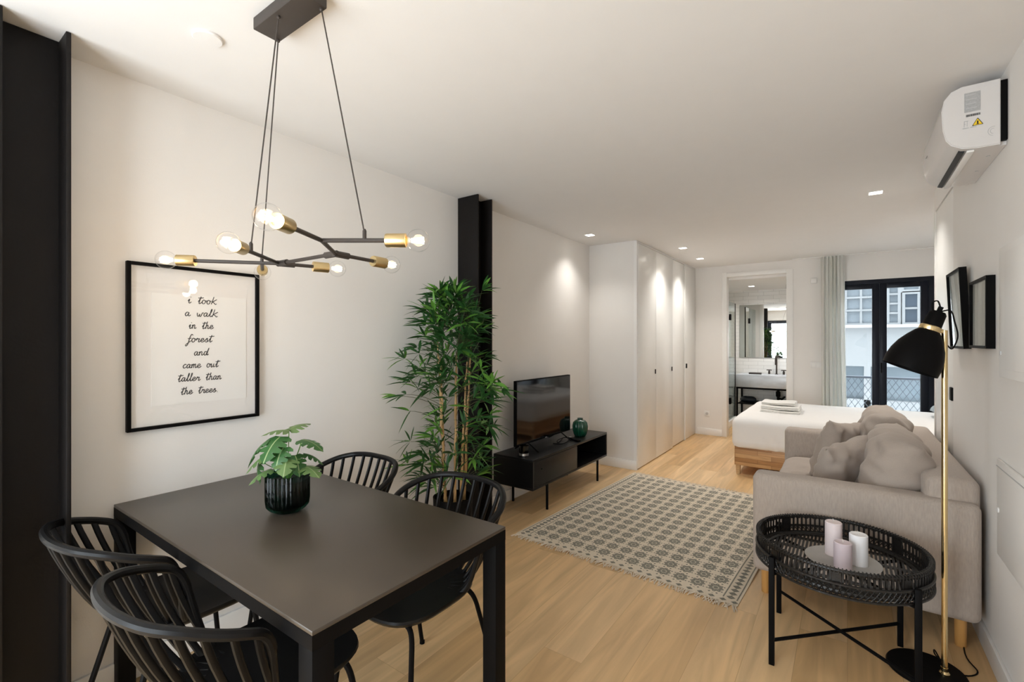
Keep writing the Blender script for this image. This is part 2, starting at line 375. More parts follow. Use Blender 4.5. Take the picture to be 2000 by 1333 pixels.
d1 = thing('door_1', None, None, (-1.88, 7.1, 0), kind='structure'); d1['label'] = 'narrow white door with square black lock plate next to wardrobe'
MB().box(-1.92, -1.878, 6.864, 7.41, .006, 2.49, .002).build('door_leaf', M['door'], d1)
MB().box(-1.885, -1.868, 6.878, 6.935, 1.02, 1.085, .004).build('lock_plate', M['black'], d1)
MB().box(-1.92, -1.88, 6.86, YB - .001, 2.494, H - .002).build('door_head', M['trim'], d1)

# bathroom doorway
t1 = thing('trim_1', None, None, (-1.06, YB, 0), kind='structure'); t1['label'] = 'white casing round the bathroom doorway'
MB().box(-1.50, -1.435, YB - .018, YB + .125, 0, 2.41, .003).box(-.68, -.60, YB - .018, YB + .125, 0, 2.39, .003).box(-1.435, -.68, YB - .018, YB + .125, 2.345, 2.40, .003).build('casing', M['trim'], t1)
for z in (1.14, 2.16): MB().box(-.684, -.668, YB + .01, YB + .03, z - .03, z + .03, .002).build('hinge', M['black'], t1)

# right-hand door in the wall
d3 = thing('door_2', None, None, (.53, 4.2, 0), kind='structure'); d3['label'] = 'flush white door in right wall with square black pull'
MB().box(XR + .004, XR + .045, 3.862, 4.566, .006, 2.352, .002).build('door_leaf', M['door'], d3)
MB().box(XR - .006, XR + .006, 3.875, 3.945, 1.05, 1.13, .003).build('lock_plate', M['black'], d3)
struct('gap_shade_backing', MB().box(XR + .05, XR + .06, 3.845, 4.57, 0, 2.36), M['black'])  # black sheet behind the leaf paints the shade in the door gap

# ------------------------------------------------------------------ balcony door window_1
def french(name, x0, x1, yc, zt, parts, label):
    t = thing(name, None, None, ((x0 + x1) / 2, yc, 0), kind='structure'); t['label'] = label
    MB().box(x0, x0 + .05, yc - .035, yc + .035, 0, zt).box(x1 - .05, x1, yc - .035, yc + .035, 0, zt).box(x0 + .05, x1 - .05, yc - .035, yc + .035, zt - .05, zt).box(x0 + .05, x1 - .05, yc - .035, yc + .035, 0, .03).build('frame', M['win'], t)
    for (a, b_) in parts:
        s = MB().box(a, a + .072, yc - .03, yc + .03, .032, zt - .052, .004).box(b_ - .072, b_, yc - .03, yc + .03, .032, zt - .052, .004).box(a + .072, b_ - .072, yc - .03, yc + .03, zt - .112, zt - .052, .003).box(a + .072, b_ - .072, yc - .03, yc + .03, .032, .13, .003).build('sash', M['win'], t)
        MB().box(a + .068, b_ - .068, yc - .003, yc + .003, .12, zt - .1).build('pane', M['glass'], s)
    return t
w1 = french('window_1', -.188, .838, YB + .05, 2.183, ((-.138, .325), (.327, .788)), 'black-framed double balcony door at the foot of the room')
MB().tube([(.345, YB + .012, 1.02), (.345, YB - .035, 1.02), (.345, YB - .035, 1.14)], .009).build('handle', M['black'], w1)
french('window_2', -2.419, -.381, YR - .06, 2.148, ((-2.369, -1.40), (-1.398, -.431)), 'black-framed glazed balcony door behind the viewer')

# balcony outside
struct('trim_3', MB().box(-.15, 2.2, 7.56, 8.35, -.16, -.02), M['concrete'], 'balcony slab outside the window')
rl = thing('balcony_railing', 'grey balcony railing filled with diamond wire mesh outside the window', 'railing', (.6, 8.25, -.02))
MB().tube([(-.14, 8.25, .90), (2.18, 8.25, .90)], .016).build('top_rail', M['rail'], rl)
MB().tube([(-.14, 8.25, .06), (2.18, 8.25, .06)], .012).build('bottom_rail', M['rail'], rl)
for px in (-.125, 1.02, 2.16): MB().box(px - .015, px + .015, 8.235, 8.265, -.02, .90).build('post', M['rail'], rl)
g = MB(); dx, dz = .075, .12; nz = 7
for i in range(-8, 44):
    xa = -1.0 + i * dx
    for s_ in (1, -1):
        p0 = [xa, .06]; p1 = [xa + s_ * dx * nz, .06 + dz * nz]
        # clip to the panel
        lo, hi = -.12, 2.15
        def at(x): return .06 + (x - xa) * (p1[1] - .06) / (p1[0] - xa)
        q0, q1 = list(p0), list(p1)
        for q in (q0, q1):
            if q[0] < lo: q[1] = at(lo); q[0] = lo
            if q[0] > hi: q[1] = at(hi); q[0] = hi
        if abs(q1[0] - q0[0]) < .02 or not (.05 <= q0[1] <= .91): continue
        g.tube([(q0[0], 8.25, q0[1]), (q1[0], 8.25, min(q1[1], .9))], .0032, 4)
g.build('wire_mesh', M['rail'], rl)

struct('wall_outside', MB().box(-10, 12, 7.55, 7.7, 2.60, 12).box(-10, -2.7, 7.55, 7.7, -4, 2.6).box(1.4, 12, 7.55, 7.7, -4, 2.6), M['facade'], 'unseen outer face of the apartment house, added to shade the building opposite')  # out of view, added to cut the sky light on the facade opposite
# building across the street
b = thing('apartment_building', 'pale apartment building with white-framed windows across the street, seen through the balcony door', 'building', (.6, 13, -4))
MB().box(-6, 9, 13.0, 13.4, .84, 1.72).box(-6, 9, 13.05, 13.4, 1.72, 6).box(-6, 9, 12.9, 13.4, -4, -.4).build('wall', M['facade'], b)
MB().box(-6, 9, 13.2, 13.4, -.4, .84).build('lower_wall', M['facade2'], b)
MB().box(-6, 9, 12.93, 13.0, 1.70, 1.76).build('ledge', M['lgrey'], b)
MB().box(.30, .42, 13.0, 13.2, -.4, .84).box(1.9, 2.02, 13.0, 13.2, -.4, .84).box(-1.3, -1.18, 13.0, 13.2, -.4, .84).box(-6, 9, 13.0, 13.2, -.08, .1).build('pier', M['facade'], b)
def far_window(x0, x1, z0, z1, nx, nz, m):
    f = MB()
    f.box(x0 - .05, x1 + .05, 12.98, 13.05, z1, z1 + .06).box(x0 - .05, x1 + .05, 12.98, 13.05, z0 - .06, z0).box(x0 - .05, x0, 12.98, 13.05, z0, z1).box(x1, x1 + .05, 12.98, 13.05, z0, z1)
    for i in range(1, nx): x = x0 + (x1 - x0) * i / nx; f.box(x - .02, x + .02, 12.99, 13.05, z0, z1)
    for i in range(1, nz): z = z0 + (z1 - z0) * i / nz; f.box(x0, x1, 12.985, 13.05, z - .02, z + .02)
    o = f.build('window', M['facade'], b); MB().box(x0, x1, 13.02, 13.048, z0, z1).build('pane', m, o)
far_window(1.0, 1.2, 1.80, 2.40, 1, 2, M['pane_far']); far_window(.74, .88, 1.80, 2.62, 1, 4, M['blind']); far_window(-.3, .52, 1.80, 2.66, 3, 3, M['blind'])
far_window(1.35, 1.7, 1.80, 2.40, 1, 2, M['pane_far']); far_window(.98, 1.5, 2.50, 3.2, 2, 2, M['blind']); far_window(-1.2, -.5, 1.8, 2.66, 2, 3, M['pane_far'])
far_window(-1.0, -.4, .15, .7, 2, 1, M['blind']); far_window(2.2, 2.9, 1.8, 2.66, 2, 3, M['blind'])
struct('trim_4', MB().box(-9, 12, 7.6, 16, -4.2, -4.0), M['concrete'])

# ------------------------------------------------------------------ bathroom
struct('wall_bathroom_back', MB().box(-2.6, -.16, 9.30, 9.42, 0, 2.42), M['tile'], 'white tiled bathroom wall')
struct('wall_bathroom_left', MB().box(-2.62, -2.50, 7.54, 9.30, 0, 2.42), M['wall'])
struct('wall_bathroom_right', MB().box(-.28, -.16, 7.54, 9.30, 0, 2.42), M['wall'])
struct('ceiling_bathroom', MB().box(-2.62, -.16, 7.54, 9.42, 2.31, 2.42), M['sheet'])
st = MB().box(-2.48, -1.56, 7.56, 9.28, 0, .07, .01).box(-1.60, -1.54, 7.56, 8.80, .0, .11, .005); single('shower_tray', st, M['trim'], 'raised white shower tray behind the glass screen', 'shower tray')
ss = thing('shower_screen', 'frameless glass shower screen with black hinges at left of bathroom', 'shower screen', (-1.57, 8.2, .115))
MB().box(-1.575, -1.567, 7.60, 8.36, .115, 2.05).build('glass_panel', M['screen_glass'], ss)
MB().box(-1.575, -1.567, 8.37, 8.795, .115, 2.05).build('glass_panel', M['screen_glass'], ss)
for z in (.42, 1.80): MB().box(-1.587, -1.555, 8.32, 8.41, z - .05, z + .05, .004).build('hinge', M['black'], ss)
MB().box(-1.579, -1.563, 8.788, 8.80, .115, 2.05).build('edge_profile', M['black'], ss)
wm = single('wall_mirror', MB().box(-1.585, -.30, 9.285, 9.298, 1.115, 2.05), M['mirror'], 'large frameless mirror on the tiled bathroom wall', 'mirror')
va = thing('vanity_unit', 'grey-white marble washbasin on black metal frame in bathroom', 'vanity', (-1.0, 9.05, 0))
MB().box(-1.562, -.40, 8.80, 9.298, .62, .835, .006).build('marble_basin', M['marble'], va)
fr = MB()
for (x, y) in ((-1.545, 8.82), (-.42, 8.82), (-1.545, 9.27), (-.42, 9.27)): fr.box(x - .014, x + .014, y - .014, y + .014, .0, .60)
fr.box(-1.56, -.40, 8.806, 8.834, .59, .62).box(-1.56, -.40, 9.256, 9.284, .59, .62).box(-1.56, -1.53, 8.83, 9.26, .59, .62).box(-.43, -.40, 8.83, 9.26, .59, .62)
fr.box(-1.53, -.43, 8.806, 8.834, .33, .35).box(-1.53, -.43, 9.256, 9.284, .33, .35)
fr.build('metal_frame', M['black'], va)
MB().box(-1.53, -.43, 8.834, 9.256, .335, .348).build('shelf', M['black'], va)
MB().lathe([(.022, .35), (.022, .46), (.035, .47), (.035, .55), (.022, .56), (.022, .62)], (-.95, 9.05, 0), 14).tube([(-.95, 9.05, .44), (-.90, 9.1, .42), (-.88, 9.2, .44), (-.88, 9.29, .44)], .016).build('drain_trap', M['black'], va)
MB().tube([(-.99, 9.20, .834), (-.99, 9.20, 1.07)] + [(-.99, 9.20 - .07 + .07 * math.cos(a), 1.08 + .07 * math.sin(a)) for a in [i * math.pi / 10 for i in range(1, 11)]] + [(-.99, 9.06, 1.0)], .012).lathe([(.024, .834), (.024, .842)], (-.99, 9.2, 0), 14).build('spout', M['bronze'], va)
for x in (-1.10, -.88):
    MB().lathe([(.017, .834), (.017, .88), (.011, .885), (.011, .90)], (x, 9.18, 0), 12).tube([(x - .04, 9.18, .905), (x + .04, 9.18, .905)], .008).tube([(x, 9.15, .905), (x, 9.21, .905)], .008).build('tap_handle', M['bronze'], va)
single('soap_dish', MB().box(-1.39, -1.20, 8.98, 9.08, .8355, .863, .008), M['bronze'], 'low dark dish on marble washbasin, left of taps', 'soap dish')
bn = MB().grid(lambda u, v: (-1.40 + .13 * math.cos(2 * math.pi * u) * math.sin(math.pi * v) ** .6, 9.0 + .11 * math.sin(2 * math.pi * u) * math.sin(math.pi * v) ** .6, .349 + .09 * (1 - math.cos(math.pi * v)) / 2 * (1 + .12 * math.sin(6 * math.pi * u))), 24, 10, True)
single('rolled_towel', bn, M['soil'], 'dark crumpled bundle on the shelf below marble washbasin', 'towel')

# ------------------------------------------------------------------ wall fittings
so = thing('wall_socket', 'white power socket low on the wall between wardrobe and bathroom door', 'socket', (-1.712, YB - .001, .28))
MB().box(-1.752, -1.672, YB - .010, YB - .001, .281, .361, .003).build('plate', M['socket'], so)
MB().lathe([(.02, 0), (.02, .003), (.0, .004)], (-1.712, YB - .010, .321), 20, Matrix.Rotation(R_(90), 3, 'X')).build('outlet', M['lgrey'], so)
sw = thing('light_switch', 'white double light switch on the wall left of the curtain', 'light switch', (-.335, YB - .001, 1.05))
MB().box(-.40, -.27, YB - .010, YB - .001, 1.053, 1.133, .003).build('plate', M['socket'], sw)
for k in (0, 1): MB().box(-.392 + k * .062, -.336 + k * .062, YB - .014, YB - .009, 1.063, 1.123, .002).build('rocker', M['socket'], sw)
single('wall_sensor', MB().box(-.40, -.325, YB - .026, YB - .001, 2.175, 2.25, .012, 3), M['socket'], 'small white square sensor high on the wall above light switch', 'sensor')
single('smoke_detector', MB().lathe([(.048, 2.5135), (.048, 2.507), (.045, 2.504), (0, 2.503)], (-1.876, .735, 0), 32), M['ceil'], 'flat white round smoke detector on the ceiling above framed print', 'smoke detector')

def downlight(x, y, z, label, group=None, watt=None, s=.045, ang=114, blend=1):
    t = thing('downlight', label, 'ceiling light', (x, y, z), 0, group)
    f = MB()
    for (a, b_, c, d) in ((-s, s, -s, -s + .006), (-s, s, s - .006, s), (-s, -s + .006, -s + .006, s - .006), (s - .006, s, -s + .006, s - .006)): f.box(x + a, x + b_, y + c, y + d, z - .006, z - .0005)
    f.build('frame', M['trim'], t); MB().box(x - s + .006, x + s - .006, y - s + .006, y + s - .006, z - .003, z - .0006).build('lens', M['lens'], t)
    l = bpy.data.lights.new('downlight_lamp', 'SPOT'); l.energy = watt or SPOT_W; l.color = (1, .965, .91); l.spot_size = R_(ang); l.spot_blend = blend; l.shadow_soft_size = .03
    o = bpy.data.objects.new('downlight_lamp', l); COL.objects.link(o); o.parent = t; o.location = (0, 0, -.012)
    return t
DG = 'square downlights in the main ceiling'
downlight(-2.17, 4.42, H, 'square recessed downlight above the television bench', DG, 14)
downlight(-1.58, 5.68, H, 'square recessed downlight in front of the wardrobe, nearer one of two', DG)
downlight(-1.60, 6.55, H, 'square recessed downlight in front of wardrobe, farther one near bathroom', DG)
downlight(.17, 4.38, H, 'square recessed downlight near the far end of sofa and white door', DG)
downlight(.86, 5.7, H, 'added square downlight over the bed alcove, unseen past the partition', DG, 36)  # unseen lamp, added to brighten the bed and the rear wall
downlight(-1.28, 8.55, 2.31, 'left downlight in the bathroom ceiling', 'bathroom downlights', BATH_W, ang=165)
downlight(-.72, 8.45, 2.31, 'right downlight in the bathroom ceiling', 'bathroom downlights', BATH_W, ang=165)

KG = 'square downlights over the kitchen side behind the viewer'
for k_, (x, y) in enumerate(((-1.9, -.55), (-.9, -.55), (.0, -.55))):
    downlight(x, y, H, 'square recessed downlight in the ceiling behind the viewer, over the kitchen side', KG, KITCHEN_W, ang=130)
# right wall: two access panels
ep = thing('electrical_panel', 'white hinged electrical panel on the right wall beside small frames', 'electrical panel', (XR - .001, 2.5, 1.27))
MB().box(XR - .014, XR - .001, 2.26, 2.73, 1.27, 1.795, .003).build('surround', M['trim'], ep)
MB().box(XR - .020, XR - .0135, 2.29, 2.615, 1.305, 1.765, .003).build('door', M['trim'], ep)
MB().box(XR - .018, XR - .0135, 2.69, 2.70, 1.36, 1.375).build('latch', M['lgrey'], ep)
lp = thing('access_panel', 'low white access panel on the right wall behind lamp', 'access panel', (XR - .001, 2.5, .52))
MB().box(XR - .010, XR - .001, 2.22, 2.785, .525, .925, .003).build('cover', M['trim'], lp)
MB().box(XR - .012, XR - .0095, 2.22, 2.785, .893, .897).build('groove', M['lgrey'], lp)
MB().lathe([(.011, 0), (.011, .004), (.0, .007)], (XR - .010, 2.755, .715), 16, Matrix.Rotation(R_(-90), 3, 'Y')).build('knob', M['socket'], lp)

# small box frames on the right wall
def box_frame(y0, y1, z0, z1, tilt, label):
    t = thing('picture_frame', label, 'picture frame', (XR - .001, (y0 + y1) / 2, (z0 + z1) / 2), 0, 'small black box frames on the right wall')
    d = .030; tw = .012; xa, xb = XR - .001 - d, XR - .001
    MB().box(xa, xb, y0, y0 + tw, z0, z1).box(xa, xb, y1 - tw, y1, z0, z1).box(xa, xb, y0 + tw, y1 - tw, z0, z0 + tw).box(xa, xb, y0 + tw, y1 - tw, z1 - tw, z1).build('frame', M['black'], t)
    MB().box(xb - .010, xb, y0 + tw, y1 - tw, z0 + tw, z1 - tw).build('print', M['art'], t)
    MB().box(xa + .006, xa + .009, y0 + tw, y1 - tw, z0 + tw, z1 - tw).build('glass', M['picglass'], t)
    if tilt: t.rotation_euler = (0, R_(tilt), 0); t.location.x -= .012
    return t
box_frame(2.854, 3.20, 1.383, 1.703, 0, 'black box frame on the right wall, nearer of two, beside electrical panel')
box_frame(3.315, 3.70, 1.376, 1.80, -2.5, 'black box frame leaning out from right wall, farther of two, nearest lamp')

# ------------------------------------------------------------------ air conditioner
ac = thing('air_conditioner', 'white wall-mounted air conditioner with label and warning sticker under the ceiling', 'air conditioner', (XR, 2.96, 2.2))
ay0, ay1 = 2.66, 3.26
prof = [(.498, 2.205), (.498, 2.468), (.385, 2.468), (.352, 2.455), (.330, 2.425), (.322, 2.38), (.326, 2.30), (.336, 2.255), (.352, 2.232), (.385, 2.212), (.43, 2.205)]
pp = [Vector((p[0], p[1], 0)) for p in prof]
MB().prism(prof, 1, ay0, ay1).build('body', M['acw'], ac, smooth=40)
ins = [((x - .41) * .97 + .41, (z - 2.34) * .97 + 2.34) for x, z in prof]
MB().prism(ins, 1, ay0 - .004, ay0 + .002).build('end_cap', M['acw'], ac)
MB().box(.498, XR - .001, ay0 + .022, ay1 - .01, 2.2055, 2.2215).build('mounting_rail', M['acw'], ac)
MB().box(.498, XR - .001, ay0 + .004, ay1 - .03, 2.222, 2.462).build('back_plate_gap_shade', M['black'], ac)  # plate end in black, also painted as the shadow in the wall gap
mt = Matrix.Translation((.395, 0, 2.206)) @ Matrix.Rotation(R_(14), 4, 'Y')
MB().box(-.020, .0, ay0 + .03, ay1 - .02, -.008, .006, m=Matrix.Translation((.398, 0, 2.209)) @ Matrix.Rotation(R_(18), 4, 'Y')).build('air_outlet', M['ink'], ac, smooth=0)
MB().box(.401, .425, ay0 + .012, ay1 - .012, 2.196, 2.206, .003).build('louvre', M['trim'], ac)
for y in (2.80, 3.02): MB().lathe([(.006, 2.2045), (.006, 2.203), (0, 2.203)], (.487, y, 0), 10).build('screw', M['lgrey'], ac)
yf = ay0 - .0045
lb = MB().box(.392, .440, yf - .0008, yf, 2.357, 2.436).build('rating_label', M['grey'], ac)
for k in range(4): MB().box(.396, .396 + .03 + .004 * (k % 2), yf - .0012, yf - .0007, 2.425 - k * .018, 2.428 - k * .018).build('print_line', M['lgrey'], lb)
bc = MB(); x = .397; random.seed(3)
while x < .438: wv = random.choice((.001, .0015, .0025)); bc.box(x, x + wv, yf - .0008, yf, 2.338, 2.347); x += wv + .0013
bc.build('barcode', M['ink'], ac)
wy = MB().prism([(.416, 2.298), (.447, 2.298), (.4315, 2.326)], 1, yf - .0008, yf).build('warning_sticker', M['yellow'], ac)
tri = MB()
def bar2(a, b_, wd_):
    a = Vector((a[0], 0, a[1])); b_ = Vector((b_[0], 0, b_[1])); n_ = (b_ - a).normalized().cross(Vector((0, 1, 0))) * wd_
    q = [a + n_, b_ + n_, b_ - n_, a - n_]; tri.add([(p.x, yf - .0012, p.z) for p in q], [(0, 1, 2, 3)])
for a, b_ in (((.416, 2.298), (.447, 2.298)), ((.447, 2.298), (.4315, 2.326)), ((.4315, 2.326), (.416, 2.298))): bar2(a, b_, .0009)
bar2((.4315, 2.303), (.4315, 2.315), .0022); bar2((.427, 2.302), (.436, 2.302), .001)
tri.build('warning_symbol', M['ink'], wy, smooth=0)
pk = MB()
for (a, b_, c, d) in ((.391, .3925, 2.298, 2.322), (.391, .396, 2.3205, 2.322), (.391, .396, 2.309, 2.3105), (.400, .4015, 2.300, 2.322), (.396, .404, 2.3205, 2.322), (.387, .405, 2.291, 2.2945), (.41, .428, 2.291, 2.2945)): pk.box(a, b_, yf - .0008, yf, c, d)
pk.build('care_symbols', M['lgrey'], ac)
ar = MB()
for r0 in (.009, .016): ar.tube([(.477 + r0 * math.cos(t), yf - .0006, 2.262 + r0 * math.sin(t) * 1.15) for t in [R_(75 + i * 21) for i in range(10)]], .0008, 4)
ar.build('moulded_mark', M['lgrey'], ac)
MB().box(.3215, .3225, 3.10, 3.14, 2.335, 2.341).build('badge', M['lgrey'], ac)

# ------------------------------------------------------------------ dining table
tx0, tx1, ty0, ty1, tz = -2.432, -1.0, .608, 1.357, .75
tb = thing('dining_table', 'large black rectangular dining table with flush square legs against the left wall', 'dining table', ((tx0 + tx1) / 2, (ty0 + ty1) / 2, 0))
MB().box(tx0, tx1, ty0, ty1, tz - .012, tz, .002).build('tabletop', M['table'], tb)
lw = .058; ap = .048
MB().box(tx0, tx1, ty0, ty0 + .03, tz - ap, tz - .012).box(tx0, tx1, ty1 - .03, ty1, tz - ap, tz - .012).box(tx0, tx0 + .03, ty0 + .03, ty1 - .03, tz - ap, tz - .012).box(tx1 - .03, tx1, ty0 + .03, ty1 - .03, tz - ap, tz - .012).build('apron', M['black'], tb)
for (x, y) in ((tx0, ty0), (tx1 - lw, ty0), (tx0, ty1 - lw), (tx1 - lw, ty1 - lw)): MB().box(x, x + lw, y, y + lw, 0, tz - ap, .0015).build('leg', M['black'], tb)

# ------------------------------------------------------------------ chairs
def make_chair():
    t = thing('dining_chair', 'x', 'dining chair')
    half = [(0, -.385, .788), (.09, -.378, .788), (.17, -.352, .782), (.228, -.302, .768), (.262, -.245, .747), (.273, -.195, .728), (.271, -.152, .705), (.262, -.128, .662), (.245, -.112, .585), (.22, -.092, .49), (.195, -.075, .452)]
    full = [(-x, y, z) for x, y, z in half[:0:-1]] + half
    path = smoothpath(full, 5)
    rr = [.0135 * (1 if .64 < p.z else .82) for p in path]
    MB().tube(path, rr, 10).build('backrest_rail', M['chair'], t)
    # spindles from the rail down to the seat edge
    top = smoothpath(full[4:-4], 12)
    L = [0]
    for i in range(1, len(top)): L.append(L[-1] + (top[i] - top[i - 1]).length)
    n = 15
    for k in range(n):
        s = L[-1] * (k + .25) / (n - .5)
        i = max(j for j in range(len(L)) if L[j] <= s); p = top[min(i, len(top) - 1)]
        a = -1 + 2 * (k / (n - 1)); q = Vector((.185 * math.sin(a * 1.35), -.045 - .165 * math.cos(a * 1.35), .452))
        out = Vector((p.x, p.y + .1, 0)).normalized()
        q2 = q - out * .05
        m1 = p + (q - p) * .36 + Vector((0, 0, -.035)) + out * .012; m2 = q + out * .055 + Vector((0, 0, .055))
        c = bez(p, m1, m2, q, 9) + [q2]
        MB().tube(c, [.0095] * 9 + [.010, .008], 8, flat=.75).build('spindle', M['chair'], t)
    # seat shell
    def seat(z, sc_):
        P = []
        for i in range(40):
            a = 2 * math.pi * i / 40; c, s = math.cos(a), math.sin(a); e = .62
            x = .215 * math.copysign(abs(c) ** e, c); y = .22 * math.copysign(abs(s) ** e, s) + .012
            P.append((x * sc_ * (1 if y < .1 else 1.0), y * sc_, z - .008 * (1 - sc_)))
        return P
    rings = [seat(.462, .3), seat(.460, .7), seat(.462, .93), seat(.464, 1.0), seat(.455, 1.01), seat(.440, .96), seat(.436, .6)]
    sm = MB(); V = []; F = []
    for r in rings: V += r
    for i in range(len(rings) - 1):
        for k in range(40): F.append((i * 40 + k, i * 40 + (k + 1) % 40, (i + 1) * 40 + (k + 1) % 40, (i + 1) * 40 + k))
    F.append(list(range(40))); F.append([6 * 40 + k for k in range(40)])
    sm.add(V, F); sm.build('seat', M['chair'], t, smooth=50)
    MB().tube([(-.165, .15, .428), (.165, .15, .428)], .009).tube([(-.165, -.15, .428), (.165, -.15, .428)], .009).tube([(-.15, -.15, .428), (-.15, .15, .428)], .009).tube([(.15, -.15, .428), (.15, .15, .428)], .009).build('seat_frame', M['black'], t)
    for sx in (-1, 1):
        for (y0, y1, x1) in ((.15, .205, .215), (-.15, -.275, .225)):
            pth = bez((sx * .12, y0, .428), (sx * .165, y0, .43), (sx * .18, y0 + (y1 - y0) * .12, .415), (sx * .186, y0 + (y1 - y0) * .25, .36), 8) + [Vector((sx * x1, y1, .004))]
            lg = MB().tube(pth, .0095, 8).build('leg', M['black'], t)
            MB().lathe([(.0, 0), (.012, 0), (.012, .012), (.0, .013)], (sx * x1, y1, 0), 10).build('foot_cap', M['black'], lg)
    return t
ch = make_chair()
spots = [(-2.055, .735, 0, 'black spindle-back dining chair in the far left corner, beside left steel column'),
         (-1.425, .725, 0, 'black spindle-back dining chair at front left, nearest the viewer'),
         (-2.07, 1.265, math.pi, 'black spindle-back dining chair across the table, against the white wall'),
         (-1.395, 1.265, math.pi, 'black spindle-back dining chair across the table, in front of bamboo plant')]
for i, (x, y, rz, lab) in enumerate(spots):
    o = ch if i == 0 else copy_tree(ch)
    o.location = (x, y, 0); o.rotation_euler = (0, 0, rz); o['label'] = lab; o['group'] = 'black dining chairs'

# ------------------------------------------------------------------ potted plant on the table
px, py = -1.79, .985
pt = thing('potted_plant', 'small leafy green plant in dark green ribbed glass pot on the dining table', 'potted plant', (px, py, .751))
po = MB().lathe([(.0, .751), (.047, .751), (.048, .757), (.067, .762), (.0765, .775), (.079, .798), (.079, .895), (.0775, .897), (.076, .895), (.076, .812), (.073, .78), (.062, .7695), (.0, .769)], (px, py, 0), 180, rib=(36, .022, .075)).build('glass_pot', M['gpot'], pt)
MB().lathe([(.0, .772), (.064, .773), (.071, .79), (.072, .872), (.063, .874), (.0, .868)], (px, py, 0), 32).build('inner_pot', M['soil'], pt)
random.seed(11)
def leaf_mesh(mb, base, dirv, up, L, Wd, droop):
    d = Vector(dirv).normalized(); upv = Vector(up); side = d.cross(upv).normalized(); nrm = side.cross(d).normalized()
    prof = [(0, .0), (-.07, .26), (.02, .45), (.13, .50), (.19, .20), (.26, .46), (.38, .50), (.42, .18), (.50, .43), (.61, .41), (.65, .15), (.73, .29), (.84, .22), (.93, .08), (1.0, 0)]
    def P(s, w_):
        return Vector(base) + d * (s * L) + side * (w_ * Wd) + nrm * (-droop * L * max(s, 0) ** 2 - .22 * w_ * w_ * Wd - .10 * abs(w_) * Wd + .05 * L * math.sin(3 * s))
    for sg in (1, -1):
        V = []; F = []
        for (s, w_) in prof:
            s0 = max(0, min(1, s * .98 + (0 if w_ == 0 else .03))); vw_ = min(w_, .022)
            V += [P(s0, 0), P(s0, vw_ * sg), P((s + s0) / 2, (w_ * .55 + vw_ * .45) * sg), P(s, w_ * sg)]
        for i in range(len(prof) - 1):
            for k in range(3): F.append((i * 4 + k, i * 4 + k + 1, i * 4 + 4 + k + 1, i * 4 + 4 + k))
        n_f = len(mb.f); mb.cur = 0; mb.add(V, F)
        for i in range(len(prof) - 1): mb.mi[n_f + i * 3] = 1
# (dx toward right of view, dy away, height, heading deg in view frame, pitch, length)
cy_, sy_ = math.cos(YAW), math.sin(YAW)
def vw(a, b_, z): return Vector((a * cy_ - b_ * sy_, a * sy_ + b_ * cy_, z))
LV = [(-.02, -.02, .185, 255, -.55, .12, 0), (-.075, .0, .17, 195, -.75, .13, 0), (-.06, -.02, .115, 205, -.5, .11, 1), (-.10, -.01, .09, 222, -1.3, .10, 0), (.02, -.04, .105, 285, -.35, .10, 1), (.06, -.01, .17, 350, -.22, .10, 0),
      (.07, -.02, .06, 330, -.1, .10, 1), (.05, .03, .10, 20, -.4, .09, 0), (-.01, .03, .20, 60, .35, .10, 1), (-.05, .04, .16, 130, -.3, .10, 0), (-.05, -.03, .05, 215, -.35, .09, 1), (.03, .05, .15, 45, -.2, .10, 0), (.005, -.045, .145, 262, -.8, .09, 0), (.045, -.035, .11, 320, -.9, .085, 0), (0, .01, .205, 195, .05, .10, 1)]
for (a, b_, z, hd, pi_, ln, k) in LV:
    z0 = .875; base = Vector((px, py, z0)) + vw(a, b_, z * .92)
    h = R_(hd); dv = vw(math.cos(h) * math.cos(pi_), math.sin(h) * math.cos(pi_), math.sin(pi_))
    lm = MB(); leaf_mesh(lm, base, dv, (0, 0, 1), ln, ln * .95, .25)
    lo = lm.build('leaf', [M['leaf2'] if k else M['leaf'], M['vein']], pt, smooth=80)
    root = Vector((px, py, .868)) + vw(a * .15, b_ * .15, 0)
    MB().tube(bez(root, root + Vector((0, 0, .05)), base - Vector((0, 0, .03)), base, 6), .0016, 5).build('stem', M['bam2'], lo)

# ------------------------------------------------------------------ framed print
fy0, fy1, fz0, fz1 = .647, 1.182, 1.037, 1.750
pf = thing('framed_print', 'large black-framed handwritten print on the white wall above dining table', 'framed print', (XL + .001, (fy0 + fy1) / 2, fz0))
xa, xb = XL + .001, XL + .026; tw = .014
MB().box(xa, xb, fy0, fy0 + tw, fz0, fz1, .0015).box(xa, xb, fy1 - tw, fy1, fz0, fz1, .0015).box(xa, xb, fy0 + tw, fy1 - tw, fz0, fz0 + tw, .0015).box(xa, xb, fy0 + tw, fy1 - tw, fz1 - tw, fz1, .0015).build('frame', M['black'], pf)
MB().box(xa, xa + .006, fy0 + tw, fy1 - tw, fz0 + tw, fz1 - tw).build('mat_board', M['mat_board'], pf)
MB().box(xa + .006, xa + .008, .735, 1.125, 1.135, 1.625).build('paper_sheet', M['paper'], pf)
MB().box(xb - .008, xb - .006, fy0 + tw, fy1 - tw, fz0 + tw, fz1 - tw).build('glass', M['picglass'], pf)
HUMP = [(.12, .5), (.4, .95), (.55, .8), (.55, .15), (.7, .05), (.9, .3)]
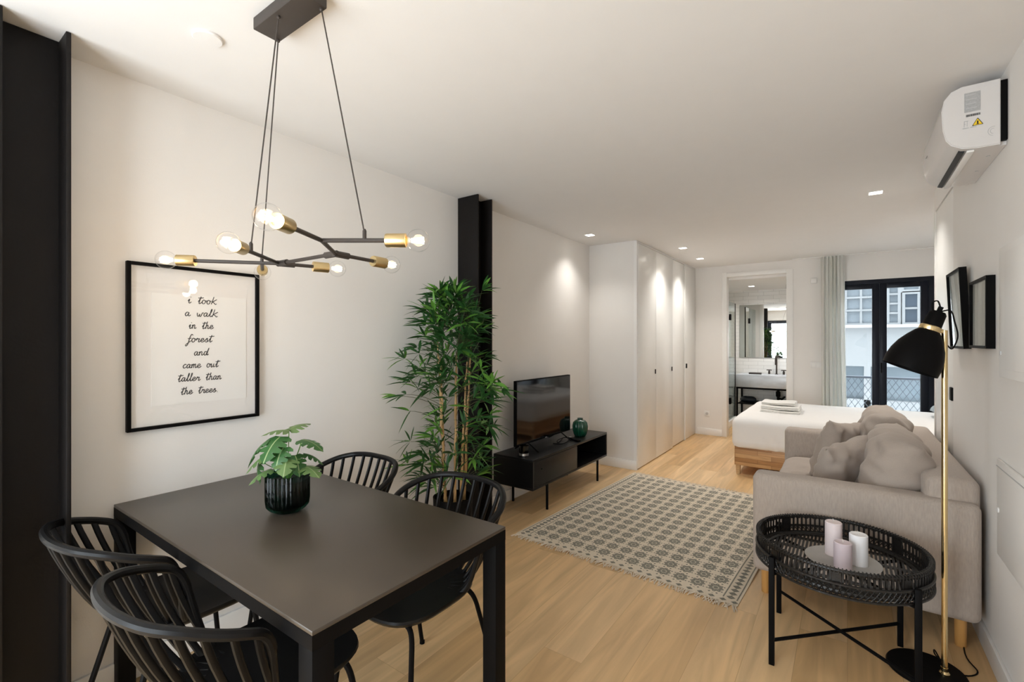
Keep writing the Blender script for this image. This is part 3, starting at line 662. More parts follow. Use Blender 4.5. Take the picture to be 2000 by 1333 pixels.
GL = {'i': ([[(.05, .5), (.28, 1), (.22, .2), (.4, .03), (.62, .35)], [(.40, 1.45), (.46, 1.52)]], .6),
      't': ([[(.1, .5), (.35, 1.0), (.52, 1.75), (.36, .8), (.3, .15), (.45, .02), (.75, .35)], [(.05, 1.4), (.45, 1.38), (1.0, 1.5)]], .72),
      'o': ([[(.6, .85), (.3, .95), (.1, .5), (.25, .05), (.55, .12), (.68, .6), (.5, .9), (.62, .75), (.9, .8)]], .85),
      'k': ([[(.1, 0), (.25, .9), (.4, 1.9)], [(1.0, 1.25), (.65, .95), (.3, .6), (.6, .35), (.85, .02), (1.05, .2)]], 1.0),
      'a': ([[(.65, .85), (.35, .95), (.1, .5), (.25, .05), (.5, .25), (.68, .9), (.62, .2), (.8, .05), (1, .3)]], .92),
      'w': ([[(.05, .9), (.12, .2), (.3, .05), (.5, .6), (.5, .15), (.72, .05), (.92, .9), (1.15, .85)]], 1.12),
      'l': ([[(.05, .3), (.4, 1.2), (.5, 1.85), (.36, 1.8), (.25, .4), (.38, .02), (.65, .3)]], .58),
      'n': ([[(.02, .6), (.15, .92), (.12, 0)], HUMP], .88),
      'h': ([[(.3, 1.85), (.1, 0)], HUMP], .88),
      'e': ([[(.02, .3), (.6, .6), (.5, .95), (.22, .8), (.12, .35), (.3, .03), (.6, .1), (.88, .4)]], .8),
      'f': ([[(1.0, 1.7), (.75, 1.9), (.5, 1.2), (.3, -.4), (.05, -.95), (-.1, -.7), (.3, -.15), (.75, .3)], [(.15, .85), (.8, .95)]], .8),
      'r': ([[(.05, .4), (.25, 1), (.3, .75), (.6, .85), (.5, .2), (.65, .03), (.88, .35)]], .8),
      's': ([[(.0, .2), (.45, .98), (.5, .55), (.6, .2), (.4, .0), (.15, .12)], [(.6, .2), (.85, .35)]], .75),
      'd': ([[(.6, .85), (.3, .95), (.1, .5), (.25, .05), (.5, .25), (.92, 1.85), (.66, .3), (.76, .05), (.98, .3)]], .9),
      'c': ([[(.65, .8), (.4, .98), (.1, .5), (.3, .05), (.75, .35)]], .72),
      'm': ([[(.02, .6), (.15, .92), (.12, 0)], [(.12, .5), (.36, .95), (.46, .8), (.46, 0)], [(.46, .5), (.7, .95), (.82, .8), (.82, .15), (.95, .05), (1.15, .3)]], 1.12),
      'u': ([[(.02, .6), (.14, .9), (.14, .2), (.32, .02), (.56, .4), (.64, .9), (.6, .2), (.75, .05), (.98, .3)]], .92),
      '.': ([[(.25, .02), (.32, .08)]], .5)}
def wall_y(u):  # horizontal reading positions along the wall
    k = (u - 1000) / 915; return 2.42 * (sy_ * k + cy_) / (sy_ - cy_ * k)
LINES = [('i took', 368, 424, 589), ('a walk', 362, 426, 614), ('in the', 370, 418, 638), ('forest', 366, 416, 664), ('and', 380, 408, 690), ('came out', 358, 428, 714), ('taller than', 348, 434, 739), ('the trees.', 354, 428, 764)]
hw = MB(); xt = xa + .0084
for (tx, u0, u1, v) in LINES:
    y0, y1 = wall_y(u0), wall_y(u1)
    zc = 1.42 + (665 - v) / 915 * 2.165
    W_ = sum(GL[c][1] if c != ' ' else 1.1 for c in tx); sxx = (y1 - y0) / W_; szz = .0185; base = zc - .011
    cur = 0
    for c in tx:
        if c == ' ': cur += 1.1; continue
        for st_ in GL[c][0]:
            pth = smoothpath([(xt, y0 + (cur + p[0]) * sxx + p[1] * .22 * szz * .6, base + p[1] * szz) for p in st_], 5)
            hw.tube(pth, .0018, 5, flat=1)
        cur += GL[c][1]
hw.build('handwriting', M['ink'], pf)

# ------------------------------------------------------------------ chandelier
ZC = 1.715
cl = thing('chandelier', 'branching seven-bulb pendant lamp in dark metal and brass above the dining table', 'pendant lamp', (-1.5, .84, 2.514))
MB().box(-1.635, -1.342, .779, .867, 2.472, H - .001, .003).build('canopy', M['bronze'], cl)
J = {'K1': (-1.263, .798), 'jn': (-1.42, .949), 'jl': (-1.475, .945), 'K2': (-1.80, .90), 'j2': (-1.775, .943), 'j3': (-1.735, .955)}
BL = {'A': (-1.129, .574), 'B': (-1.525, .656), 'C': (-2.029, .661), 'D': (-2.06, 1.021), 'E': (-1.71, 1.147), 'F': (-1.445, 1.208), 'G': (-1.034, .962)}
P3 = lambda p, dz=0: Vector((p[0], p[1], ZC + dz))
FROM = {'A': 'K1', 'G': 'K1', 'F': 'jn', 'B': 'j2', 'E': 'j2', 'C': 'j2', 'D': 'K2'}
K2 = Vector(P3(J['j2'])).lerp(P3(BL['C']), .16); J['K2'] = (K2.x, K2.y)
arms = [(J['K1'], J['jn']), (J['jn'], J['j2'])]
for a, b_ in arms: MB().tube([P3(a), P3(b_)], .0068, 10).build('arm', M['bronze'], cl)
for p, q in ((J['jn'], J['j2']), (J['jn'], BL['F']), (J['j2'], BL['E']), (J['j2'], J['jn'])):
    d = (P3(q) - P3(p)).normalized(); a = P3(p); MB().tube([a - d * .008, a + d * .055], .0115, 10).build('connector', M['bronze'], cl)
bulbs = []
for k, p in BL.items():
    a = P3(J[FROM[k]]); c = P3(p); d = (c - a).normalized(); end = c - d * .092
    MB().tube([a, end + d * .01], .0068, 10).build('arm', M['bronze'], cl)
    mt_ = towards(d)
    MB().lathe([(.0, 0), (.019, 0), (.0205, .003), (.0205, .060), (.0135, .060), (.0135, .055), (0, .055)], end, 24, mt_).build('socket', M['brass'], cl)
    prf = [(.013, .050), (.014, .064)] + [(.0335 * math.sin(a_), .096 - .0335 * math.cos(a_)) for a_ in [R_(28 + i * 152 / 14) for i in range(15)]]
    bo = MB().lathe(prf, end, 24, mt_).build('bulb', M['bulb'], cl, smooth=80)
    fl = MB()
    for i in range(6):
        t_ = i * math.pi / 3; fl.tube([end + mt_ @ Vector((.0045 * math.cos(t_), .0045 * math.sin(t_), .075)), end + mt_ @ Vector((.009 * math.cos(t_), .009 * math.sin(t_), .112))], .0016, 6)
    fl.build('filament', M['filament'], bo)
    l = bpy.data.lights.new('bulb_lamp', 'POINT'); l.energy = BULB_W; l.color = WARM; l.shadow_soft_size = .020
    o = bpy.data.objects.new('bulb_lamp', l); COL.objects.link(o); o.parent = cl; o.location = (end + d * .094) - ORG[cl]
g1 = P3(J['K1']).lerp(P3(BL['G']), .45); b1 = P3(J['j2']).lerp(P3(BL['B']), .62); c1 = P3(J['K2'])
for a, b_ in (((-1.355, .855, 2.473), g1), ((-1.50, .795, 2.473), b1), ((-1.62, .857, 2.473), c1)):
    MB().tube([a, b_ + Vector((0, 0, .02))], .0022, 6).build('cable', M['bronze'], cl)
    MB().lathe([(.006, .0), (.006, .028), (.003, .034)], b_, 10).build('cable_clamp', M['bronze'], cl)
    MB().lathe([(.006, 2.4722), (.006, 2.466), (.002, 2.462)], (a[0], a[1], 0), 10).build('cable_gland', M['bronze'], cl)

# ------------------------------------------------------------------ bamboo
bx, by = -2.10, 2.27
bp_ = thing('bamboo_plant', 'tall artificial bamboo with tan canes and narrow green leaves in the corner by black column', 'potted plant', (bx, by, 0))
MB().lathe([(0, .001), (.105, .001), (.115, .01), (.13, .40), (.122, .40), (.118, .36), (0, .36)], (bx, by, 0), 32).build('pot', M['black'], bp_)
random.seed(5)
canes = []
for i in range(7):
    a = 2 * math.pi * i / 7 + .3; r0 = .05 + .03 * (i % 2); top = random.uniform(1.05, 1.42)
    p0 = Vector((bx + r0 * math.cos(a), by + r0 * math.sin(a), .36)); p1 = Vector((bx + (r0 + .05) * math.cos(a), by + (r0 + .05) * math.sin(a), top))
    pts = [p0.lerp(p1, t / 14) + Vector((random.uniform(-.004, .004), random.uniform(-.004, .004), 0)) for t in range(15)]
    MB().tube(pts, [.009 + (.0022 if k % 3 == 0 else 0) - .0003 * k for k in range(15)], 8).build('cane', M['cane'], bp_)
    canes.append((p0, p1))
fo = MB()
def blade(base, d, L, Wd):
    d = d.normalized(); up = Vector((0, 0, 1)); side = d.cross(up)
    side = side.normalized() if side.length > .05 else Vector((1, 0, 0)); nr = side.cross(d)
    ax = (side * math.cos(random.uniform(-.9, .9)) + nr * math.sin(random.uniform(-.9, .9))).normalized()
    V = []; F = []; dr = random.uniform(.1, .45)
    for s, w_ in ((0, .15), (.2, .8), (.45, 1), (.7, .75), (.88, .35), (1, .02)):
        c = base + d * (L * s) - Vector((0, 0, dr * L * s * s)); V += [c + ax * Wd * w_, c + nr * Wd * .25 * w_, c - ax * Wd * w_]
    for i in range(5):
        for k in (0, 1): F.append((i * 3 + k, i * 3 + k + 1, i * 3 + 4 + k, i * 3 + 3 + k))
    fo.add(V, F)
def ok(p): return p.x > XL + .012 and p.y < 2.675 and p.z < 1.93
def cluster(c, outd, n, bright):
    for i in range(n):
        a = random.uniform(0, 2 * math.pi); d = outd.normalized() * .75 + Vector((math.cos(a), math.sin(a), random.uniform(-.8, .8))) * random.uniform(.5, .95)
        L = random.uniform(.09, .17); L_ = L
        tip = c + d.normalized() * L_
        if not ok(tip) or not ok(tip - Vector((0, 0, .03))): continue
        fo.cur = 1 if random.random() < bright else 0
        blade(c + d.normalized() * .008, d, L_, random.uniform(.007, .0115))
def env(z): # half-width of the crown
    return .14 if z > 1.62 else (.19 if z > 1.40 else (.25 if z > 1.2 else (.36 if z > .85 else .28)))
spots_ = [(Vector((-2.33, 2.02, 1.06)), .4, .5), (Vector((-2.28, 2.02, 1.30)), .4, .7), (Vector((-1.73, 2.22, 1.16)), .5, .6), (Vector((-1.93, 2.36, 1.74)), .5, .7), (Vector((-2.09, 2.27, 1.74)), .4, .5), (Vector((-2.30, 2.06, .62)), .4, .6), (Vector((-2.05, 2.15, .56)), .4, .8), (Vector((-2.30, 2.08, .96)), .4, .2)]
for i in range(215):
    z = random.uniform(.50, 1.74) if i % 4 else random.uniform(1.2, 1.74); a = random.uniform(0, 2 * math.pi) if i % 3 else random.uniform(-1.9, .3); r = env(z) * math.sqrt(random.uniform(.03, 1))
    p = Vector((bx + .0 + r * math.cos(a), by + r * math.sin(a), z))
    if p.x < XL + .05 or p.y > 2.64: continue
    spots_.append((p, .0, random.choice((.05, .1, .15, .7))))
for (p, _, br) in spots_:
    # twig back to the nearest cane
    best = min((((c0.lerp(c1_, min(1, max(0, (p.z - .08 - c0.z) / (c1_.z - c0.z))))) for c0, c1_ in canes)), key=lambda q: (q - p).length)
    fo.cur = 2; fo.tube(bez(best, best.lerp(p, .4) + Vector((0, 0, .03)), best.lerp(p, .8) + Vector((0, 0, .02)), p, 5), [.0022, .002, .0018, .0016, .0014, .001], 5)
    od = Vector((p.x - bx, p.y - by, .12)); cluster(p, od if od.length > .05 else Vector((0, 0, 1)), random.randint(5, 8), br)
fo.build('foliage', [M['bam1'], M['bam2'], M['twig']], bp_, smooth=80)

# ------------------------------------------------------------------ television bench and what stands on it
bn = thing('television_bench', 'low black television bench on thin black legs by the left wall', 'television bench', (-2.23, 3.83, 0))
x0, x1, y0, y1, z0, z1 = -2.425, -2.03, 3.122, 4.53, .218, .465
MB().box(x0, x1, y0, y1, z1 - .02, z1, .002).box(x0, x1, y0, y1, z0, z0 + .02, .002).box(x0, x1, y0, y0 + .02, z0 + .02, z1 - .02).box(x0, x1, y1 - .02, y1, z0 + .02, z1 - .02).box(x0, x0 + .01, y0 + .02, y1 - .02, z0 + .02, z1 - .02).box(x0 + .01, x1 - .01, 3.86, 3.88, z0 + .02, z1 - .02).build('carcass', M['stand'], bn)
fd = MB().box(x1 - .014, x1 + .002, y0 + .022, 3.868, z0 + .022, z1 - .022, .002).build('flap_door', M['stand'], bn)
MB().lathe([(.006, 0), (.006, .008), (0, .009)], (x1 + .002, 3.25, .37), 12, Matrix.Rotation(R_(90), 3, 'Y')).build('knob', M['stand'], fd)
for (x, y) in ((-2.05, 3.37), (-2.05, 4.345), (-2.40, 3.37), (-2.40, 4.345)):
    lg = MB().tube([(x, y, .0), (x, y, z0)], .011, 10).build('leg', M['black'], bn)
MB().box(-2.40, -2.05, 3.36, 3.38, z0 - .02, z0 - .001).build('leg_bracket', M['black'], bn); MB().box(-2.40, -2.05, 4.335, 4.355, z0 - .02, z0 - .001).build('leg_bracket', M['black'], bn)
tv = thing('television', 'flat black television with thin bezel standing on the low black bench', 'television', (-2.25, 3.66, z1))
MB().box(-2.275, -2.245, 3.198, 4.134, .525, 1.078, .004).build('screen_housing', M['black'], tv)
MB().box(-2.2455, -2.2435, 3.206, 4.126, .54, 1.070).build('screen', M['tv'], tv)
MB().box(-2.2445, -2.2425, 3.655, 3.685, .530, .535).build('logo', M['lgrey'], tv)
for y in (3.38, 3.95): MB().tube([(-2.13, y - .02, z1 + .006), (-2.26, y, .54), (-2.37, y - .02, z1 + .006)], .006, 8).build('foot', M['black'], tv)
single('ribbed_vase', MB().lathe([(0, .4655), (.050, .4655), (.062, .485), (.074, .53), (.076, .565), (.068, .60), (.046, .622), (.03, .628), (.027, .637), (.031, .642), (.026, .642), (.024, .62), (0, .6)], (-2.17, 4.20, 0), 108, rib=(18, .035, .035)), M['vase'], 'dark green ribbed vase on the low bench beside television', 'vase', smooth=60)
cj = thing('candle_jar', 'small black glass candle jar with silver band on near end of bench', 'candle', (-2.17, 3.20, z1))
MB().lathe([(0, z1 + .0005), (.037, z1 + .0005), (.040, z1 + .005), (.040, z1 + .088), (.0375, z1 + .088), (.0375, z1 + .01), (0, z1 + .01)], (-2.17, 3.20, 0), 32).build('jar', M['jar'], cj)
MB().lathe([(.0406, z1 + .006), (.0406, z1 + .026)], (-2.17, 3.20, 0), 32).build('silver_band', M['silver'], cj)
MB().lathe([(0, z1 + .011), (.036, z1 + .011), (.036, z1 + .05), (0, z1 + .05)], (-2.17, 3.20, 0), 24).build('wax', M['soil'], cj)
rc = thing('remote_control', 'black remote control lying on the bench in front of the vase', 'remote control', (-2.12, 4.0, z1))
mm = Matrix.Translation((-2.12, 3.98, z1 + .010)) @ Matrix.Rotation(R_(62), 4, 'Z')
MB().box(-.02, .02, -.08, .08, -.009, .009, .005, m=mm).build('body', M['black'], rc); MB().box(-.012, .012, .055, .075, .009, .0105, m=mm).build('button_patch', M['silver'], rc)
single('cable_coil', MB().tube(smoothpath([(-2.20, 3.72, z1 + .006), (-2.12, 3.76, z1 + .007), (-2.10, 3.84, z1 + .03), (-2.17, 3.90, z1 + .035), (-2.22, 3.84, z1 + .012), (-2.18, 3.78, z1 + .006), (-2.23, 3.95, z1 + .006)], 8), .004, 6), M['black'], 'loose black cable lying on the bench in front of television', 'cable')

# ------------------------------------------------------------------ rug
rgx, rgy, rgr = -1.165, 3.765, R_(-3.4)
rg = thing('rug', 'cream flatweave rug with grey flower pattern and fringed ends', 'rug', (rgx, rgy, 0), rgr)
ORG[rg] = Vector((0, 0, 0))
def rugz(x, y): return .006 + (.006 * math.sin(y * 9) * max(0, (x - .60) / .15) if x > .60 else 0) + .0015 * math.sin(x * 7 + y * 5)
rm = MB(); nx, ny = 30, 40
rm.grid(lambda u, v: (-.75 + 1.5 * u, -1 + 2 * v, max(.004, rugz(-.75 + 1.5 * u, -1 + 2 * v))), nx, ny)
n0 = len(rm.v)
rm.grid(lambda u, v: (-.75 + 1.5 * u, -1 + 2 * v, .001), nx, ny)
W1 = nx + 1
for i in range(nx):
    for j in (0, ny): rm.f.append([j * W1 + i, j * W1 + i + 1, n0 + j * W1 + i + 1, n0 + j * W1 + i]); rm.mi.append(0)
for j in range(ny):
    for i in (0, nx): rm.f.append([j * W1 + i, (j + 1) * W1 + i, n0 + (j + 1) * W1 + i, n0 + j * W1 + i]); rm.mi.append(0)
rm.build('woven_field', M['rug'], rg)
random.seed(8)
for sgn in (-1, 1):
    f = MB()
    for i in range(230):
        x = -.745 + 1.49 * i / 229; L = random.uniform(.03, .065); dx_ = random.uniform(-.025, .025)
        f.tube([(x, sgn * .998, .005), (x + dx_ * .4, sgn * (1 + L * .5), random.uniform(.004, .010)), (x + dx_, sgn * (1 + L), .003)], [.0028, .0026, .0016], 4)
    f.build('fringe', M['fringe'], rg, kind='stuff')

# ------------------------------------------------------------------ sofa
sx0, sx1, sy0, sy1 = -.435, .498, 2.925, 4.72
sf = thing('sofa', 'grey-beige two-seat fabric sofa on wooden legs along the right wall', 'sofa', (.03, 3.82, 0))
MB().box(sx0 + .02, sx1, sy0 + .14, sy1 - .14, .14, .30, .015, 3).build('base', M['sofa'], sf)
for (a, b_) in ((sy0, sy0 + .145), (sy1 - .145, sy1)): MB().box(sx0, sx1 - .004, a, b_, .132, .675, .035, 5).build('armrest', M['sofa'], sf)
MB().box(.30, sx1, sy0 + .05, sy1 - .05, .14, .775, .04, 5).build('back_frame', M['sofa'], sf)
for (x, y) in ((sx0 + .06, sy0 + .06), (sx1 - .07, sy0 + .06), (sx0 + .06, sy1 - .06), (sx1 - .07, sy1 - .06)):
    MB().lathe([(0, 0), (.019, 0), (.021, .003), (.023, .14), (0, .14)], (x, y, 0), 16).build('leg', M['legwood'], sf)
def cushion(w_, h_, t_, n=26, pinch=.35, seed=1, wr=.006, p=2.6):
    # local: x thickness, y width, z height; puffed pillow with pulled-in edges
    rnd = random.Random(seed); ph = [rnd.uniform(0, 6) for _ in range(8)]
    V = []; F = []; W1_ = n + 1
    for side in (1, -1):
        for j in range(n + 1):
            for i in range(n + 1):
                u, v = -1 + 2 * i / n, -1 + 2 * j / n
                u_ = math.copysign(abs(u) ** .85, u); v_ = math.copysign(abs(v) ** .85, v)
                e = max(0, (1 - abs(u_) ** p) * (1 - abs(v_) ** p)) ** .5
                sh = 1 - pinch * .12 * ((1 - u_ * u_) * abs(v_) ** 3) ; sw = 1 - pinch * .12 * ((1 - v_ * v_) * abs(u_) ** 3)
                wrk = wr * (math.sin(9 * u_ + ph[0] + 3 * v_) * math.sin(5 * v_ + ph[1]) + .7 * math.sin(17 * v_ + ph[2] + 4 * u_ * u_) * abs(u_) ** 2 + .5 * math.sin(13 * u_ - 8 * v_ + ph[3]) * abs(v_)) * (1 if e > .05 else e * 20)
                V.append(Vector((side * (t_ / 2 * e) + wrk, u_ * w_ / 2 * sw, v_ * h_ / 2 * sh)))
    k = (n + 1) ** 2
    for s in (0, 1):
        for j in range(n):
            for i in range(n):
                q = [s * k + j * W1_ + i, s * k + j * W1_ + i + 1, s * k + (j + 1) * W1_ + i + 1, s * k + (j + 1) * W1_ + i]
                F.append(q if s == 0 else q[::-1])
    return V, F
def cush_mb(w_, h_, t_, mat4, **kw):
    V, F = cushion(w_, h_, t_, **kw); mb = MB(); mb.add([mat4 @ v for v in V], F)
    b_ = bmesh.new(); me = bpy.data.meshes.new('tmp'); me.from_pydata(mb.v, [], mb.f); b_.from_mesh(me); bmesh.ops.remove_doubles(b_, verts=b_.verts[:], dist=.0006); bpy.data.meshes.remove(me)
    o = MB(); o.bm(b_); return o
def T(x, y, z): return Matrix.Translation((x, y, z))
def Rt(a, ax): return Matrix.Rotation(R_(a), 4, ax)
for k, (a, b_) in enumerate(((sy0 + .150, 3.820), (3.825, sy1 - .150))):
    # seat cushion: thickness is vertical
    cush_mb(b_ - a, .74, .20, T(sx0 + .365, (a + b_) / 2, .375) @ Rt(90, 'Y'), n=26, pinch=.1, seed=20 + k, wr=.004, p=7).build('seat_cushion', M['cush'], sf, smooth=80)
for k, (yc, xc, zc, tl) in enumerate(((3.45, .195, .655, 13), (4.19, .19, .685, 11))):
    cush_mb(.74 if k == 0 else .72, .50, .27, T(xc, yc, zc) @ Rt(tl, 'Y') @ Rt(0, 'X'), n=40, pinch=.15, seed=43 + k, wr=.015, p=5.5).build('back_cushion', M['cush'], sf, smooth=80)
PG = 'small throw pillows on the sofa'
o = single('throw_pillow', cush_mb(.42, .42, .17, T(-.035, 3.42, .635) @ Rt(-28, 'Z') @ Rt(18, 'Y') @ Rt(8, 'X'), n=30, pinch=1.0, seed=61, wr=.010, p=2.8), M['cush'], 'small grey-beige throw pillow on sofa, nearer one', 'pillow', PG, 80)
o = single('throw_pillow', cush_mb(.42, .42, .17, T(-.055, 4.02, .655) @ Rt(-30, 'Z') @ Rt(14, 'Y') @ Rt(-6, 'X'), n=30, pinch=1.0, seed=67, wr=.010, p=2.8), M['cush'], 'small grey-beige throw pillow on the sofa, farther one', 'pillow', PG, 80)

# ------------------------------------------------------------------ bed
bd = thing('bed', 'low wooden bed with white sheet behind the sofa, below balcony door', 'bed', (.05, 6.2, 0))
MB().box(-.975, 1.05, 5.42, 7.0, .10, .30, .003).build('bed_base', M['butcher'], bd)
for (x, y) in ((-.945, 5.46), (-.945, 6.96), (1.0, 5.46), (1.0, 6.96)): MB().lathe([(0, 0), (.024, 0), (.030, .10), (0, .10)], (x, y, 0), 4, Matrix.Rotation(R_(45), 3, 'Z')).build('leg', M['butcher2'], bd, smooth=0)
mb = bmesh.new(); bmesh.ops.create_cube(mb, size=1); bmesh.ops.bevel(mb, geom=mb.edges[:], offset=.0, segments=1, affect='EDGES') if False else None
def mat_fn(mbm):
    x0_, x1_, y0_, y1_, z0_, z1_ = -1.005, 1.06, 5.39, 7.04, .285, .595; r = .085; nx_, ny_, nz_ = 60, 48, 12
    def P(u, v, w_):
        p = Vector((x0_ + (x1_ - x0_) * u, y0_ + (y1_ - y0_) * v, z0_ + (z1_ - z0_) * w_))
        c = Vector((min(max(p.x, x0_ + r), x1_ - r), min(max(p.y, y0_ + r), y1_ - r), min(max(p.z, z0_ + r * .5), z1_ - r * .75)))
        d = p - c
        if d.length > 1e-6:
            m_ = max(abs(d.x), abs(d.y), abs(d.z) * 1.33)
            p = c + d.normalized() * m_ * (1 if d.z >= 0 else .92)
        wr = .004 * math.sin(p.x * 6 + p.y * 4) * math.sin(p.y * 7 - p.x * 2)
        if w_ < .999: k = math.exp(-((p.x + .45) / .28) ** 2) * (1 - w_); wr += .010 * k * math.sin((p.x + .25) * 55 + p.z * 28)
        n_ = (p - Vector(((x0_ + x1_) / 2, (y0_ + y1_) / 2, .44))); n_ = Vector((0, -1, 0)) if abs(p.y - y0_) < .03 else Vector((0, 0, 1))
        return p + n_ * wr
    mbm.grid(lambda u, v: P(u, v, 1), nx_, ny_); mbm.grid(lambda u, v: P(u, v, 0), nx_, ny_)
    mbm.grid(lambda u, v: P(u, 0, v), nx_, nz_); mbm.grid(lambda u, v: P(u, 1, v), nx_, nz_); mbm.grid(lambda u, v: P(0, u, v), ny_, nz_); mbm.grid(lambda u, v: P(1, u, v), ny_, nz_)
mb.free(); tmp = MB(); mat_fn(tmp); me = bpy.data.meshes.new('tmp'); me.from_pydata(tmp.v, [], tmp.f); q = bmesh.new(); q.from_mesh(me); bmesh.ops.remove_doubles(q, verts=q.verts[:], dist=.002); bpy.data.meshes.remove(me)
MB().bm(q).build('mattress', M['sheet'], bd, smooth=70, label='mattress under a tucked white sheet')
single('bed_pillow', cush_mb(.60, .42, .17, T(.895, 6.35, .775) @ Rt(60, 'Y'), n=20, pinch=.8, seed=80, wr=.005, p=2.6), M['pillow'], 'blue-grey pillow at the head of the bed, by partition end', 'pillow', None, 80)
def towel(x0_, x1_, y0_, y1_, z0_, z1_, label, seed):
    rnd = random.Random(seed); m_ = MB(); ly = 3; h = (z1_ - z0_) / ly
    prof = []
    for k in range(ly):
        for a in range(7): t_ = -math.pi / 2 + math.pi * a / 6; prof.append((y0_ + .012 - .014 * math.cos(t_), z0_ + h * (k + .5) + h * .47 * math.sin(t_)))
    back = [(y1_, p[1]) for p in prof[::-1]]; poly = prof + back
    n_ = len(poly); st_ = 16; V = []; F = []
    for i in range(st_ + 1):
        u = i / st_; x = x0_ + (x1_ - x0_) * u; e = min(1, math.sin(math.pi * min(u, 1 - u) / .12) if min(u, 1 - u) < .06 else 1)
        for (y, z) in poly:
            V.append((x + .004 * math.sin(z * 300 + seed), y + .005 * math.sin(u * 7 + seed), z0_ + (z - z0_) * (.85 + .15 * e) + .005 * math.sin(u * 5 + seed) * (z - z0_) / (z1_ - z0_)))
    for i in range(st_):
        for k in range(n_): F.append((i * n_ + k, i * n_ + (k + 1) % n_, (i + 1) * n_ + (k + 1) % n_, (i + 1) * n_ + k))
    F.append(list(range(n_))); F.append([st_ * n_ + k for k in range(n_)])
    m_.add(V, F); return single('folded_towel', m_, M['towel'], label, 'towel', 'folded white towels on the bed', 60)
towel(-.80, -.42, 5.92, 6.30, .601, .640, 'folded white towel at the bottom of stack on bed', 1)
towel(-.795, -.43, 5.94, 6.30, .6465, .684, 'folded white towel in the middle of stack on bed', 2)
towel(-.80, -.47, 6.02, 6.32, .6895, .718, 'thinner folded white towel on top of the stack on bed', 3)

# ------------------------------------------------------------------ curtain
cu = thing('curtain', 'pale linen curtain gathered at the left of balcony door', 'curtain', (-.14, 7.30, 0))
def cf(u, v):
    z = .02 + 2.485 * v; ph = u * 2 * math.pi * 6.5
    x = -.285 + (.262 + .035 * (1 - v) ** 1.5) * u
    y = 7.315 + .042 * math.sin(ph + .4 * math.sin(v * 3)) * (.65 + .35 * (1 - v)) + .012 * math.sin(ph * 2.3 + v * 2)
    return (x + .008 * math.cos(ph * 1.0 + v), y, z)
def cf2(u, v): p = cf(u, v); return (p[0], p[1] + .003, p[2])
MB().grid(cf, 130, 26).build('cloth', M['curtain'], cu, smooth=80)
MB().box(-.60, 1.10, 7.31, 7.335, 2.505, H - .001).build('rail', M['trim'], cu)

# ------------------------------------------------------------------ tray table
cx, cy = -.035, 2.575
tt = thing('tray_table', 'round black rattan tray table with crossed metal legs beside the sofa', 'side table', (cx, cy, 0))
RT = .318; zb, zt_ = .425, .508
tr = MB().tube([(cx + RT * math.cos(a), cy + RT * math.sin(a), zt_) for a in [2 * math.pi * i / 96 for i in range(96)]], .0085, 8, True)
for i in range(150):  # wound binding on the rim
    a = 2 * math.pi * i / 150; tr.box(-.0095, .0095, -.002, .002, -.0095, .0095, m=T(cx + RT * math.cos(a), cy + RT * math.sin(a), zt_) @ Matrix.Rotation(a, 4, 'Z'))
tray = tr.build('tray_rim', M['rattan'], tt)
bs = MB().tube([(cx + (RT - .004) * math.cos(a), cy + (RT - .004) * math.sin(a), zb) for a in [2 * math.pi * i / 96 for i in range(96)]], .011, 8, True)
bs.tube([(cx + (RT - .03) * math.cos(a), cy + (RT - .03) * math.sin(a), zb) for a in [2 * math.pi * i / 96 for i in range(96)]], .010, 6, True)
n_ = 38
for i in range(n_ + 1):
    x = -RT + .02 + (2 * RT - .04) * i / n_; hl = math.sqrt(max(0, (RT - .01) ** 2 - x * x))
    bs.box(cx + x - .0042, cx + x + .0042, cy - hl, cy + hl, zb - .003, zb + .003)
for y in (-.19, -.06, .07, .20):
    hl = math.sqrt((RT - .01) ** 2 - y * y); bs.box(cx - hl, cx + hl, cy + y - .012, cy + y + .012, zb - .008, zb - .003)
bs.build('tray_base', M['rattan'], tt)
sl = MB()
for i in range(96):
    a = 2 * math.pi * i / 96; w_ = .0036 if i % 12 else .015
    sl.box(-.003, .003, -w_, w_, zb, zt_ - .004, m=T(cx + (RT - .003) * math.cos(a), cy + (RT - .003) * math.sin(a), 0) @ Matrix.Rotation(a, 4, 'Z'))
sl.build('tray_slats', M['rattan'], tt)
wv = MB()
for i in range(104):  # outer lattice, lower than the rim
    a = 2 * math.pi * (i + .5) / 104; ca, sa = math.cos(a), math.sin(a)
    for s_ in (1, -1):
        da = s_ * 2 * math.pi * 1.0 / 104
        wv.tube([(cx + (RT + .007) * math.cos(a), cy + (RT + .007) * math.sin(a), .409), (cx + (RT + .009) * math.cos(a + da), cy + (RT + .009) * math.sin(a + da), .432), (cx + (RT + .006) * math.cos(a + 2 * da), cy + (RT + .006) * math.sin(a + 2 * da), .458)], .002, 4)
for z, rr in ((.409, RT + .007), (.458, RT + .007)): wv.tube([(cx + rr * math.cos(a), cy + rr * math.sin(a), z) for a in [2 * math.pi * i / 96 for i in range(96)]], .006, 6, True)
wv.build('outer_weave', M['rattan'], tt)
FT = [(-.256, 2.345), (.185, 2.812), (-.285, 2.79), (.215, 2.372)]
FT = []
for ang in (226, 46, 139, 319): FT.append((cx + .338 * math.cos(R_(ang)), cy + .338 * math.sin(R_(ang))))
for (x, y) in FT: MB().box(x - .011, x + .011, y - .011, y + .011, 0, .470, .002).build('leg', M['black'], tt)
MB().tube([(FT[0][0], FT[0][1], .105), (FT[1][0], FT[1][1], .105)], .0075, 8).build('cross_bar', M['black'], tt)
MB().tube([(FT[2][0], FT[2][1], .115), (FT[3][0], FT[3][1], .115)], .0075, 8).build('cross_bar', M['black'], tt)
